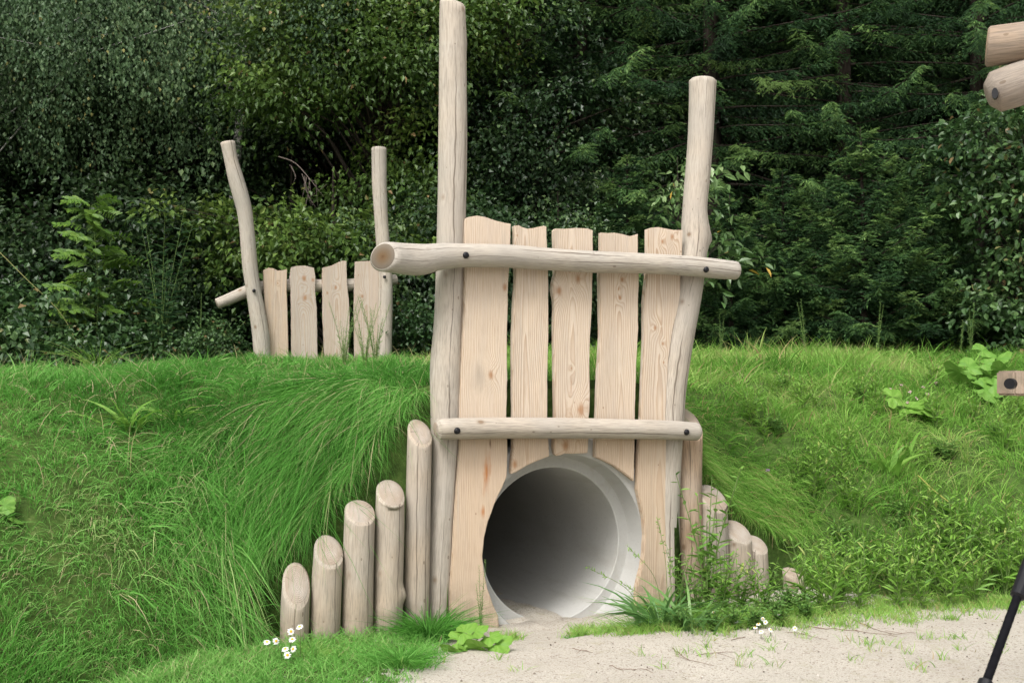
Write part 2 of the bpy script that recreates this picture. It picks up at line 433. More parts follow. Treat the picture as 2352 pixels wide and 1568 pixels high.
# earth packed over the pipe behind the planks
bk = bmesh.new(); bmesh.ops.create_cube(bk, size=1.0); bmesh.ops.scale(bk, vec=(1.5, 0.26, 0.62), verts=bk.verts); bmesh.ops.translate(bk, vec=(PIPE_U, 0.075 + 0.13, PIPE_Z + 0.655 + 0.31 - 0.12), verts=bk.verts)
bkm = bpy.data.meshes.new('earth_bank'); bk.to_mesh(bkm); bk.free()
eb = link('earth_bank', bkm, None, [M_SOIL]); eb.location = tuple(O); eb.rotation_euler = (0, 0, TH); eb['kind'] = 'structure'
for v_ in bkm.vertices:
    if v_.co.z > 0.9: v_.co.z = 1.27
    else: v_.co.z = PIPE_Z + 0.652

# ------------------------------------------------------------------ logs and planks
def catmull(P, n):
    P = np.asarray(P, float)
    if len(P) == 2:
        t = np.linspace(0, 1, n)[:, None]; return P[0] * (1 - t) + P[1] * t
    Q = np.vstack([2 * P[0] - P[1], P, 2 * P[-1] - P[-2]])
    seg = np.linalg.norm(np.diff(P[:, :3], axis=0), axis=1); cum = np.concatenate([[0], np.cumsum(seg)])
    out = []
    for s in np.linspace(0, cum[-1], n):
        i = min(int(np.searchsorted(cum, s, 'right')) - 1, len(P) - 2); t = (s - cum[i]) / max(seg[i], 1e-9)
        a, b, c, d = Q[i], Q[i + 1], Q[i + 2], Q[i + 3]
        out.append(0.5 * ((2 * b) + (c - a) * t + (2 * a - 5 * b + 4 * c - d) * t * t + (3 * b - a - 3 * c + d) * t ** 3))
    return np.array(out)

def log_mesh(name, pts, seg=22, step=0.035, cut0=None, cut1=None, bev=0.007, bumps=(), rough=0.02, seed=0):
    """pts: (x, y, z, r) along the log; cut0/cut1: end cut normals (None = square); bumps: (fraction, angle, height, size)"""
    rg = np.random.default_rng(seed)
    P = np.asarray(pts, float)
    L = np.linalg.norm(np.diff(P[:, :3], axis=0), axis=1).sum()
    n = max(4, int(L / step) + 1)
    Q = catmull(P, n); C, R = Q[:, :3], Q[:, 3]
    T = unit(np.gradient(C, axis=0))
    ref = np.array([0, -1.0, 0]) if abs(T[0][1]) < 0.8 else np.array([0, 0, 1.0])
    A = unit(ref - (T @ ref)[:, None] * T); B = np.cross(T, A)
    ang = np.linspace(0, 2 * math.pi, seg, endpoint=False)
    s = np.linspace(0, L, n)
    ph = rg.random(6) * 6.28
    rr = R[:, None] * (1 + rough * (np.sin(2 * ang + ph[0] + 1.1 * s[:, None]) + np.sin(3 * ang + ph[1] - 2.3 * s[:, None])
         + 0.8 * np.sin(5.1 * s[:, None] + ph[2] + ang) + 0.5 * np.sin(11 * s[:, None] + ph[3] - 2 * ang)))
    for (f, a, hgt, size) in bumps:
        da = np.angle(np.exp(1j * (ang - a)))
        rr = rr + hgt * np.exp(-((s[:, None] - f * L) / size) ** 2 - (da[None] * R[:, None] / size) ** 2)
    D = np.cos(ang)[None, :, None] * A[:, None] + np.sin(ang)[None, :, None] * B[:, None]
    V = C[:, None] + D * rr[..., None]
    rows = [V[i] for i in range(n)]; att = [np.stack([np.cos(ang) * rr[i], np.sin(ang) * rr[i], np.full(seg, s[i])], -1) for i in range(n)]
    ends = []
    for which, cut in ((0, cut0), (1, cut1)):
        c, t = (C[0], -T[0]) if which == 0 else (C[-1], T[-1])
        N = unit(np.asarray(cut, float)) if cut is not None else t
        if N @ t < 0.15: N = unit(N + t * 0.4)
        for i in range(n):
            v = rows[i]; dist = (v - (c - N * bev)) @ N
            near = np.linalg.norm(C[i] - c) < 6 * R[i] + 0.02
            if near:
                over = dist > 0
                if (i == 0 and which == 0) or (i == n - 1 and which == 1): over = np.ones(seg, bool)
                v = v - np.where(over, dist / (N @ t), 0)[:, None] * t
                rows[i] = v
        e = rows[0] if which == 0 else rows[-1]
        mid = e.mean(0)
        inner = mid + (e - mid) * (1 - 1.1 * bev / max(R[0 if which == 0 else -1], 1e-3)) + N * bev
        half = mid + (e - mid) * 0.5 + N * (bev * 1.25)
        ends.append((inner, half, mid + N * bev * 1.3))
    allv = np.concatenate(rows); gr = np.concatenate(att)
    F, MI = [], []
    idx = np.arange(n * seg).reshape(n, seg); nx = np.roll(idx, -1, 1)
    q = np.stack([idx[:-1], nx[:-1], nx[1:], idx[1:]], -1).reshape(-1, 4)
    quads = [q]; mi = [np.zeros(len(q), int)]; tris = []; base = len(allv)
    for which, (inner, half, mid) in enumerate(ends):
        rim = idx[0] if which == 0 else idx[-1]
        a_in = (gr[rim] * np.array([0.93, 0.93, 1])); a_h = gr[rim] * np.array([0.5, 0.5, 1])
        i1 = base + np.arange(seg); i2 = i1 + seg; cidx = base + 2 * seg
        allv = np.vstack([allv, inner, half, mid[None]])
        gr = np.vstack([gr, a_in, a_h, np.array([[0, 0, gr[rim][0, 2]]])]); base += 2 * seg + 1
        for a, b, mm in ((rim, i1, 0), (i1, i2, 1)):
            f = np.stack([a, b, np.roll(b, -1), np.roll(a, -1)], -1)
            if which == 1: f = f[:, ::-1]
            quads.append(f); mi.append(np.full(seg, mm))
        f = np.stack([i2, np.full(seg, cidx), np.roll(i2, -1)], -1)
        if which == 1: f = f[:, ::-1]
        tris.append(f)
    quads = np.concatenate(quads); tris = np.concatenate(tris)
    me = mesh(name, allv, [quads, tris], {'gr': gr}, True, np.concatenate([np.concatenate(mi), np.ones(len(tris), int)]))
    return me

def plank_mesh(name, outline, m0=0.0, thick=0.042, bev=0.005, rag=0.0018, seed=0):
    """outline: closed (u, z) list; front face at m0, extruded back"""
    rg = random.Random(seed)
    pts = []
    k = len(outline)
    for i in range(k):
        a, b = outline[i], outline[(i + 1) % k]
        L = math.hypot(b[0] - a[0], b[1] - a[1]); c = max(1, int(L / 0.05))
        for j in range(c):
            t = j / c; w = rag if j else 0
            pts.append((a[0] + (b[0] - a[0]) * t + rg.uniform(-w, w), a[1] + (b[1] - a[1]) * t + rg.uniform(-w, w)))
    bm = bmesh.new()
    vs_ = [bm.verts.new((u, m0, z)) for u, z in pts]
    f = bm.faces.new(vs_); bm.normal_update()
    if f.normal.y > 0: f.normal_flip()
    r = bmesh.ops.extrude_face_region(bm, geom=[f])
    nv = [e for e in r['geom'] if isinstance(e, bmesh.types.BMVert)]
    bmesh.ops.translate(bm, verts=nv, vec=(0, thick, 0))
    if f.is_valid and False: pass
    bm.normal_update(); bmesh.ops.recalc_face_normals(bm, faces=bm.faces)
    big = [fc for fc in bm.faces if len(fc.verts) > 4]
    ed = {e for fc in big for e in fc.edges}
    bmesh.ops.bevel(bm, geom=list(ed), offset=bev, segments=2, affect='EDGES', clamp_overlap=True)
    me = bpy.data.meshes.new(name); bm.to_mesh(me); bm.free()
    return me

def dome_mesh(name, r=0.018, h=0.012, seg=16):
    V, F = [], []
    prof = [(r, 0.004), (r, 0.0), (r * 0.93, -h * 0.45), (r * 0.7, -h * 0.8), (r * 0.36, -h * 0.97)]
    for (rad, y) in prof:
        for k in range(seg):
            a = 2 * math.pi * k / seg; V.append((rad * math.cos(a), y, rad * math.sin(a)))
    V.append((0, -h, 0)); c = len(V) - 1
    for i in range(len(prof) - 1):
        for k in range(seg): F.append((i * seg + k, i * seg + (k + 1) % seg, (i + 1) * seg + (k + 1) % seg, (i + 1) * seg + k))
    T = [((len(prof) - 1) * seg + k, (len(prof) - 1) * seg + (k + 1) % seg, c) for k in range(seg)]
    return mesh(name, V, [np.array(F), np.array(T)], smooth=True)

# ------------------------------------------------------------------ tunnel front
c1 = lambda x, y: (x * .3908 + 826.9, y * .3908 + 441.0)
c2 = lambda x, y: (x * .4394 + 551.3, y * .4394 + 872.8)
c3 = lambda x, y: (x * .4394 + 1194.5, y * .4394 + 872.8)
c6 = lambda x, y: (x * .32226 + 992.3, y * .32226 + 964.7)
c4 = lambda x, y: (x * .375 + 441.0, y * .375 + 294.0)
def span_pts(rows, m, flip=False):
    """rows: (y, xl, xr) in photo pixels -> log points"""
    out = []
    for (y, xl, xr) in rows:
        a, b = fac(xl, y, m), fac(xr, y, m)
        out.append(((a[0] + b[0]) / 2, m, (a[2] + b[2]) / 2, abs(b[0] - a[0]) / 2 * 0.985))
    return out
FRONT = empty('tunnel_gate', tuple(O), TH)
prop(FRONT, 'tall wooden gate front with five upright planks framing the concrete tunnel mouth', 'gate')
lp = span_pts([(1440, 973, 1031), (1300, 980, 1038), (1150, 987, 1047), (1000, 990, 1056), (900, 989, 1058), (832, 990, 1060), (754, 998, 1062), (636, 1003, 1065),
               (500, 1006, 1068), (300, 1009, 1071), (100, 1010, 1069), (30, 1010, 1067), (4, 1011, 1066)], 0.085)
link('post', log_mesh('post', lp, seg=26, bev=0.012, cut1=(0.15, -0.25, 1), rough=0.012, seed=1, bumps=[(.93, 1.6, .006, .05)]), FRONT, [M_POST, M_END])
rp = span_pts([(1430, 1507, 1562), (1300, 1505, 1558), (1150, 1503, 1557), (1020, 1506, 1563), (950, 1508, 1567), (900, 1510, 1570), (832, 1517, 1579), (754, 1528, 1592), (690, 1541, 1604), (640, 1552, 1612),
               (570, 1566, 1621), (540, 1569, 1624), (510, 1570, 1622), (480, 1572, 1620), (450, 1574, 1622), (400, 1578, 1627), (320, 1584, 1633), (250, 1587, 1637), (183, 1588, 1641)], 0.072)
link('post', log_mesh('post', rp, seg=26, bev=0.012, rough=0.010, seed=2, bumps=[(.70, 1.45, .028, .040), (.715, 0.9, .006, .05)]), FRONT, [M_POST, M_END])

def poly(conv, left, right, top, bottom):
    """pixel outline: left edge top->bottom, bottom left->right, right edge bottom->top, top right->left"""
    pts = [conv(*p) if not isinstance(p[0], tuple) else p[1](*p[0]) for p in left] \
        + [conv(*p) if not isinstance(p[0], tuple) else p[1](*p[0]) for p in bottom] \
        + [conv(*p) if not isinstance(p[0], tuple) else p[1](*p[0]) for p in reversed(right)] \
        + [conv(*p) if not isinstance(p[0], tuple) else p[1](*p[0]) for p in reversed(top)]
    return pts
def k(x, y, c): return ((x, y), c)
P1 = poly(c1, [(622, 157), (617, 300), (620, 450), (618, 700), (605, 900), (592, 1150), (588, 1320), k(1150, 310, c2), k(1140, 500, c2), k(1120, 800, c2), k(1105, 1050, c2), k(1097, 1310, c2)],
          [(888, 187), (885, 310), (878, 450), (870, 600), (866, 900), (868, 1100), (862, 1320), (868, 1500), k(1395, 505, c2), k(1372, 560, c2), k(1330, 650, c2), k(1297, 740, c2), k(1278, 820, c2), k(1268, 920, c2), k(1276, 1000, c2), k(1295, 1090, c2), k(1325, 1175, c2), k(1350, 1230, c2), k(1358, 1310, c2)],
          [(640, 146), (690, 138), (740, 147), (800, 168), (850, 180)], [])
P2 = poly(c1, [(910, 197), (910, 310), (918, 500), (905, 700), (900, 900), (903, 1320), (903, 1500), k(572, 300, c6), k(570, 380, c6)],
          [(1098, 202), (1103, 330), (1108, 500), (1110, 800), (1105, 1050), (1103, 1320), (1112, 1500), k(838, 256, c6)],
          [(935, 195), (960, 207), (985, 215), (1020, 211), (1060, 202), (1080, 198)], [k(600, 372, c6), k(680, 322, c6), k(770, 283, c6)])
P3 = poly(c1, [(1145, 224), (1148, 330), (1150, 480), (1138, 530), (1133, 575), (1145, 640), (1145, 900), (1148, 1100), (1150, 1325), (1142, 1450), k(872, 200, c6), k(880, 240, c6)],
          [(1372, 224), (1373, 350), (1370, 480), (1367, 640), (1355, 850), (1352, 1050), (1355, 1200), (1352, 1290), (1345, 1340), (1345, 1450), k(1115, 205, c6), k(1112, 234, c6)],
          [(1155, 214), (1210, 215), (1270, 210), (1340, 213)], [k(892, 254, c6), k(920, 249, c6), k(950, 238, c6), k(1000, 239, c6), k(1060, 236, c6)])
P4 = poly(c1, [(1422, 237), (1420, 350), (1412, 500), (1415, 700), (1418, 850), (1405, 1050), (1395, 1320), (1388, 1450), k(1168, 262, c6)],
          [(1637, 245), (1637, 360), (1643, 500), (1638, 650), (1640, 800), (1628, 1000), (1620, 1320), (1618, 1450), k(1446, 300, c6), k(1443, 434, c6)],
          [(1460, 240), (1500, 238), (1545, 246), (1590, 258), (1620, 252)], [k(1230, 288, c6), k(1300, 325, c6), k(1380, 382, c6)])
P5 = poly(c1, [(1695, 217), (1695, 350), (1690, 500), (1675, 650), (1675, 900), (1665, 1100), (1658, 1320), k(628, 320, c3), k(620, 480, c3), k(617, 570, c3), k(632, 640, c3), k(650, 720, c3), k(657, 810, c3), k(652, 900, c3), k(640, 980, c3), k(615, 1080, c3), k(608, 1180, c3)],
          [(1902, 222), (1898, 370), (1888, 500), (1885, 620), (1866, 720), (1845, 800), (1830, 900), (1815, 1000), (1808, 1200), (1800, 1320), k(772, 320, c3), k(783, 420, c3), k(803, 520, c3), k(820, 620, c3), k(816, 800, c3), k(805, 1000, c3), k(800, 1180, c3)],
          [(1720, 208), (1760, 205), (1800, 213), (1850, 222)], [])
def uz(px, py): q = fac(px, py); return q[0], q[2]
def kn(x, y, r, c=c1): q = uz(*c(x, y)); return (q[0], q[1], r)
OR_, GR_ = (0.42, 0.15, 0.035), (0.31, 0.27, 0.215)
def stain(x, y, w, h, col, am, c=c1): q = uz(*c(x, y)); return (q[0], q[1], w, h, col, am)
ub = lambda x: uz(*c1(x, 800))[0]
specs = [
    (P1, dict(u0=ub(300), d0=0.05, taper=0.010, spacing=0.0088, knots=[kn(770, 1075, .022), kn(850, 560, .02)], stains=[stain(700, 1080, .05, .10, GR_, .5), stain(1290, 480, .028, .14, OR_, .95, c2), stain(1308, 330, .008, .03, (.1, .04, .02), .8, c2), stain(1268, 690, .016, .04, OR_, .8, c2)], grey=0.2, seed=1.0)),
    (P2, dict(u0=ub(975), d0=0.035, taper=0.020, spacing=0.0095, knots=[kn(925, 255, .006), kn(590, 315, .022, c6)], seed=2.0)),
    (P3, dict(u0=ub(1250), d0=0.045, taper=0.020, spacing=0.011, knots=[kn(1283, 510, .024), kn(1172, 582, .024), kn(1300, 1280, .032), kn(1243, 1035, .008), kn(955, 180, .030, c6)], stains=[stain(1243, 1140, .007, .07, (.36, .19, .09), .55)], seed=3.0)),
    (P4, dict(u0=ub(1530), d0=0.035, taper=0.022, spacing=0.0095, knots=[kn(1542, 515, .015), kn(1522, 570, .009), kn(1530, 620, .014), kn(1255, 170, .004, c6)], seed=4.0)),
    (P5, dict(u0=ub(1760), d0=0.06, taper=0.016, spacing=0.0105, knots=[kn(1838, 262, .018), kn(1780, 292, .013), kn(1738, 797, .015), kn(1783, 890, .010), kn(1788, 1000, .008), kn(790, 640, .012, c3)], seed=5.0)),
]
for i, (pl, kw) in enumerate(specs):
    ol = [uz(*q) for q in pl]
    # round the sawn outline a little so the wavy cut reads as one curve
    link('plank', plank_mesh('plank', ol, m0=0.0 + 0.0015 * i, seed=i), FRONT, [mat_plank('larch_plank_%d' % i, **kw)])

mr = -0.066
rail_px = [(112, 388, 80), (180, 391, 83), (250, 395, 85), (330, 398, 87), (390, 393, 82), (450, 381, 75), (530, 374, 70), (620, 372, 67), (870, 376, 66), (1100, 394, 65), (1370, 410, 65), (1640, 418, 62.5), (1900, 432, 62.5), (2100, 452, 63), (2214, 463, 59)]
rl = []
for x, y, r in rail_px:
    q = fac(*c1(x, y), mr)
    rl.append((q[0], mr - max(0, (300 - x)) * 0.00030, q[2], r * .3908 / 400))
r1 = link('rail', log_mesh('rail', rl, seg=28, bev=0.010, cut0=(-0.76, -0.64, 0.10), rough=0.010, seed=5), FRONT, [M_RAIL, M_CUT])
mr2 = -0.058
rl2 = [(*fac(*c1(x, y), mr2), r * .3908 / 400) for x, y, r in [(446, 1394, 56), (500, 1392, 59), (870, 1386, 60), (1340, 1388, 60), (1800, 1398, 58), (1960, 1406, 56), (1992, 1408, 52)]]
link('rail', log_mesh('rail', rl2, seg=26, bev=0.013, rough=0.008, seed=6), FRONT, [M_POST, M_END])
DOME = dome_mesh('bolt_cap', 0.0185, 0.013)
DOME.materials.append(M_BLACK)
for (px, py, mm) in ((1070, 586, mr - .0635), (1622, 619, mr - .0605), (1050, 989, mr2 - .057), (1577, 992, mr2 - .0545)):
    b_ = link('bolt_cap', DOME, FRONT); b_.location = fac(px, py, mm)

# ------------------------------------------------------------------ concrete pipe
PIPE = empty('concrete_pipe', tuple(toworld((PIPE_U, 0, PIPE_Z))), TH)
prop(PIPE, 'round grey concrete tunnel pipe running through the grassy mound', 'pipe')
def lathe(name, prof, seg=112):
    a = np.linspace(0, 2 * math.pi, seg, endpoint=False)
    V = np.concatenate([np.stack([np.cos(a) * r, np.full(seg, m), np.sin(a) * r], -1) for (m, r) in prof])
    i = np.arange(len(prof) * seg).reshape(len(prof), seg); nx = np.roll(i, -1, 1)
    F = np.stack([i[:-1], i[1:], nx[1:], nx[:-1]], -1).reshape(-1, 4)
    me = mesh(name, V, F, smooth=True)
    me.set_sharp_from_angle(angle=math.radians(35))
    return me
R1, R2, LIP = 0.530, 0.447, 0.195
link('bell', lathe('bell', [(0.40, .57), (0.34, .645), (0.062, .650), (0.050, .640), (0.050, R1 + .012), (0.056, R1 + .003), (0.075, R1 - .002), (LIP - .02, R1 - .012), (LIP - .003, R1 - .020), (LIP, R1 - .03), (LIP, R2 + .006)]), PIPE, [M_CONC])
link('barrel', lathe('barrel', [(0.40, .565), (LIP + .0015, .565), (LIP + .0015, R2 + .005), (LIP + .006, R2), (2.6, R2), (2.604, R2 + .004), (2.610, R2 + .004), (2.614, R2), (5.50, R2), (5.50, .565), (0.40, .565)]), PIPE, [mat_concrete('barrel_concrete', 1.10)])
sv = []
for mm in (0.052, 0.105):
    for j in range(5):
        a = math.radians(166 + j * 3.2); sv.append(((R1 - .009) * math.cos(a), mm, (R1 - .009) * math.sin(a)))
gs = G('paper_label'); M_PAPER = gs.done(gs.mix(gs.noise(gs.obj(), 40, 2), (0.60, 0.60, 0.58), (0.68, 0.68, 0.67)), 0.7)
link('sticker', mesh('sticker', sv, np.array([[j, j + 1, j + 6, j + 5] for j in range(4)])), PIPE, [M_PAPER])
# blown-in sand on the pipe floor
mm_, ww = np.meshgrid(np.linspace(-0.30, 1.9, 90), np.linspace(-0.46, 0.46, 50), indexing='ij')
zz = -R2 + 0.018 - 0.008 * np.clip(mm_ - 0.1, 0, 1.7) - 0.10 * ww * np.clip(mm_ / 0.5, 0, 1) + (fbm(mm_ * 5, ww * 5, 4) - 0.5) * 0.05 - 0.22 * np.clip(-mm_ - .05, 0, 1) - .5 * np.clip(np.abs(ww) - .34, 0, 1) * (mm_ < LIP)
ii = np.arange(mm_.size).reshape(mm_.shape)
Vp = np.stack([ww, mm_, zz], -1).reshape(-1, 3); Fp = np.stack([ii[:-1, :-1], ii[:-1, 1:], ii[1:, 1:], ii[1:, :-1]], -1).reshape(-1, 4)
ce = Vp[Fp].mean(1); rad = np.hypot(ce[:, 0], ce[:, 2]); lim = np.where(ce[:, 1] < LIP, np.where(ce[:, 1] < .05, 9, R1 + 0.03), R2 + 0.03)
Vp = Vp + 0
ps = link('sand_drift', mesh('sand_drift', Vp, Fp[rad < lim][:, ::-1], smooth=True), None, [M_SAND])
ps.location = tuple(toworld((PIPE_U, 0, PIPE_Z))); ps.rotation_euler = (0, 0, TH); ps['kind'] = 'structure'

# ------------------------------------------------------------------ rear gate on the mound
MB = 5.55
REAR = empty('tunnel_gate', tuple(O + MX * MB), TH)
prop(REAR, 'smaller far wooden gate of four planks and two bent posts on the mound', 'gate')
def facr(px, py, m): q = fac(px, py, MB + m); return (q[0], m, q[2])
def spanr(rows, m):
    out = []
    for (y, xl, xr) in rows:
        a = facr(*c4(xl, y), m); b = facr(*c4(xr, y), m)
        out.append(((a[0] + b[0]) / 2, m, (a[2] + b[2]) / 2, (b[0] - a[0]) / 2 * 0.985))
    return out
ra = spanr([(85, 173, 265), (200, 198, 283), (300, 218, 315), (400, 245, 345), (500, 272, 368), (600, 287, 380), (700, 295, 390), (850, 308, 403), (1000, 330, 425), (1100, 345, 445), (1250, 365, 472), (1400, 378, 484)], 0.02)
rb = spanr([(122, 1100, 1190), (250, 1102, 1190), (350, 1103, 1190), (450, 1110, 1195), (550, 1118, 1198), (700, 1128, 1210), (900, 1143, 1225), (1100, 1140, 1227), (1450, 1135, 1222)], 0.02)
ra.append((ra[-1][0] + .035, 0.02, ra[-1][2] - .3, ra[-1][3])); ra.append((ra[-1][0] + .08, 0.02, 0.0, ra[-1][3])); rb.append((rb[-1][0], 0.02, 0.0, rb[-1][3]))
link('post', log_mesh('post', ra[::-1], seg=20, rough=.010, seed=11, bumps=[(.46, 1.5, .005, .05)]), REAR, [M_POST, M_END])
link('post', log_mesh('post', rb[::-1], seg=20, rough=.010, seed=12), REAR, [M_POST, M_END])
def rplank(left, right, top):
    return [(facr(*c4(*p), .05)[0], facr(*c4(*p), .05)[2]) for p in left + list(reversed(right)) + list(reversed(top))]
RPL = [rplank([(438, 870), (442, 1000), (448, 1100), (465, 1200), (480, 1400), (490, 1900)], [(583, 864), (580, 1000), (585, 1100), (592, 1390), (594, 1900)], [(470, 855), (500, 860), (525, 873), (560, 870)]),
       rplank([(610, 852), (600, 915), (608, 1000), (612, 1390), (612, 1900)], [(748, 856), (757, 910), (755, 1000), (765, 1100), (770, 1390), (770, 1900)], [(640, 845), (690, 842)]),
       rplank([(803, 855), (800, 940), (803, 1000), (803, 1150), (815, 1400), (815, 1900)], [(948, 814), (950, 940), (962, 1050), (968, 1150), (958, 1420), (955, 1900)], [(860, 840), (900, 820), (925, 812)]),
       rplank([(1003, 817), (1000, 950), (995, 1100), (1000, 1440), (1000, 1900)], [(1148, 870), (1145, 1000), (1135, 1440), (1130, 1900)], [(1050, 815), (1095, 813), (1130, 835)])]
rk = lambda x, y, r: (facr(*c4(x, y), .05)[0], facr(*c4(x, y), .05)[2], r)
RK = [[rk(525, 950, .01)], [rk(687, 920, .03), rk(690, 1040, .03), rk(740, 930, .02)], [rk(880, 975, .02), rk(830, 1010, .015)], [rk(1045, 1030, .018), rk(1020, 900, .008)]]
RL = [(0.64, 0.49, 0.36), (0.52, 0.455, 0.39), (0.58, 0.49, 0.41), (0.58, 0.49, 0.41)]
for i, ol in enumerate(RPL):
    link('plank', plank_mesh('plank', ol, m0=0.05 + .002 * i, seed=20 + i), REAR, [mat_plank('rear_plank_%d' % i, u0=sum(q[0] for q in ol) / len(ol), d0=.045, taper=.02, spacing=.013, knots=RK[i], light=RL[i], grey=.45, low=0.0, seed=10.0 + i)])
rrl = [(*facr(*c4(x, y), .16 if x > 420 else .16)[:3], r * .375 / 2400 * 11.2) for x, y, r in [(152, 1077, 31), (240, 1042, 34), (325, 1006, 37), (430, 976, 39), (590, 966, 40), (780, 966, 40), (980, 960, 39), (1150, 940, 36), (1252, 926, 33)]]
link('rail', log_mesh('rail', rrl, seg=20, rough=.010, seed=13), REAR, [M_POST, M_END])
for (x, y) in ((380, 996), (1180, 912)):
    b_ = link('bolt_cap', DOME, REAR); b_.location = facr(*c4(x, y), -0.072)

# ------------------------------------------------------------------ palisade logs
def palisade(px0, px1, ytop, m, label, slope, mat, seed, lean=0.0, zb=-0.25, bumps=(), rough=.012):
    ym = ytop + 30
    a, b = fac(px0, ym, m), fac(px1, ym, m); top = fac((px0 + px1) / 2, ytop, m)
    r = abs(b[0] - a[0]) / 2 * 0.99; uc = (a[0] + b[0]) / 2
    zt = top[2] - r * slope * 0.92
    base = toworld((uc - lean, m, 0.0))
    o = link('palisade_log', log_mesh('palisade_log', [(0, 0, zb, r * 1.04), (lean * 0.4, 0, zt * .4, r * 1.03), (lean, 0, zt, r)], seg=24, step=.025, cut1=(0, -slope, 1.0), bev=0.010, rough=rough, seed=seed, bumps=bumps), None, [mat, M_END])
    o.location = tuple(base); o.rotation_euler = (0, 0, TH)
    prop(o, label, 'log', 'short logs in the palisade beside the tunnel gate')
    return o
palisade(937, 991, 960, 0.03, 'tallest palisade log, standing beside the left gate post below the lower rail end', 1.1, M_PALI, 31, lean=.02)
palisade(864, 929, 1100, -0.01, 'knobbly palisade log, second away from the taller left gate post', 0.9, M_PALI, 32, bumps=[(.44, 1.0, .022, .035), (.36, -.6, .010, .05), (.55, -1.0, .008, .04)], rough=.022, lean=.012)
palisade(793, 861, 1147, -0.03, 'palisade log with a brown knot in its cut top, third from the left gate post', 0.75, M_PALI, 33, lean=.015)
palisade(721, 788, 1229, -0.04, 'palisade log between the shortest log and the one with a top knot', 1.0, M_PALI, 34, lean=.02)
palisade(649, 713, 1290, -0.06, 'shortest palisade log with a long slanted top, above the daisies', 1.5, M_PALI, 35, lean=.012)
palisade(1552, 1608, 934, 0.11, 'warm brown wavy palisade log tight beside the right gate post', 1.1, M_WARM, 36, rough=.03, lean=.01)
palisade(1610, 1665, 1112, 0.06, 'palisade log with a wide rounded grey top, second from the right gate post', 0.9, M_PALI, 37, lean=-.005)
palisade(1667, 1719, 1194, 0.06, 'leaning palisade log with a pointed top, third from the right gate post', 0.75, M_PALI, 38, lean=-.012)
palisade(1717, 1758, 1228, 0.05, 'narrow slanted palisade log, fourth from the right gate post', 0.75, M_PALI, 39, lean=-.012)
palisade(1802, 1838, 1302, 0.02, 'low palisade log nearly buried in weeds at the right end of its row', 0.5, M_PALI, 40, lean=-.008)

# ------------------------------------------------------------------ the play structure at the right edge
FY = 3.2
M_FRAME = mat_log('shaded_frame_log', (0.30, 0.25, 0.21), (0.21, 0.165, 0.13), (0.33, 0.235, 0.155))  # greyer, darker log colours: the shade on the frame is put into the colour
fr0 = at(2500, 900, FY); FRAME = empty('climbing_frame', (fr0[0], fr0[1], 0.0))
prop(FRAME, 'part of another log climbing frame with stacked logs and a black rope', 'climbing frame')
def loc(px, py, y=FY): q = at(px, py, y) - np.array([fr0[0], fr0[1], 0]); return q
pa = loc(2266, 108, 3.2); pb = pa + np.array([.62, -.235, .01])
link('beam', log_mesh('beam', [(*pa, .0615), (*((pa + pb) / 2), .064), (*pb, .066)], seg=26, bev=.006, cut0=(-1, 0.40, 0.10), rough=.006, seed=51), FRAME, [M_FRAME, M_WARM])
qa = loc(2268, 218, 3.2); qb = qa + np.array([.66, -.22, .20])
lower = link('beam', log_mesh('beam', [(*qa, .050), (*(qa + (qb - qa) * .025), .060), (*(qa + (qb - qa) * .08), .066), (*(qa + (qb - qa) * .4), .066), (*qb, .068)], seg=26, bev=.012, rough=.008, seed=52), FRAME, [M_FRAME, M_FRAME])
HOLE = lathe('bolt_hole', [(0.001, .0001), (0.001, .0165), (0.02, .0165)], 20); HOLE.materials.append(M_BLACK)  # black disc on the wood: the dark inside of a bolt hole as colour
h1 = link('bolt_cap', HOLE, FRAME); h1.location = tuple(loc(2285, 214, 3.126)); h1.rotation_euler = (0, 0, -0.5); h1.scale = (.55, 1, 1)
bmk = bmesh.new(); bmesh.ops.create_cube(bmk, size=1.0); bmesh.ops.scale(bmk, vec=(0.36, 0.09, 0.076), verts=bmk.verts)
bmesh.ops.bevel(bmk, geom=list(bmk.edges), offset=.006, segments=2, affect='EDGES')
mk_ = bpy.data.meshes.new('crossbar'); bmk.to_mesh(mk_); bmk.free()
cb = link('crossbar', mk_, FRAME, [mat_plank('crossbar_wood', u0=-.3, d0=.05, taper=.0, spacing=.007, knots=[], light=(.40, .29, .21), late=(.30, .20, .14), grey=.4, low=0.0)])
ctr = loc(2290, 882, 3.2); cb.location = (ctr[0] + .222, ctr[1] + .045 + .03, ctr[2]); cb.rotation_euler = (0, math.radians(1.2), math.radians(10))
h2 = link('bolt_cap', HOLE, FRAME); hp = loc(2318, 881, 3.160); h2.location = tuple(hp); h2.rotation_euler = (0, 0, math.radians(-48))
link('post', log_mesh('post', [(0.28, 0.12, -.3, .075), (0.27, 0.12, 1.4, .072), (0.28, 0.12, 2.75, .068)], seg=22, seed=53), FRAME, [M_POST, M_END])
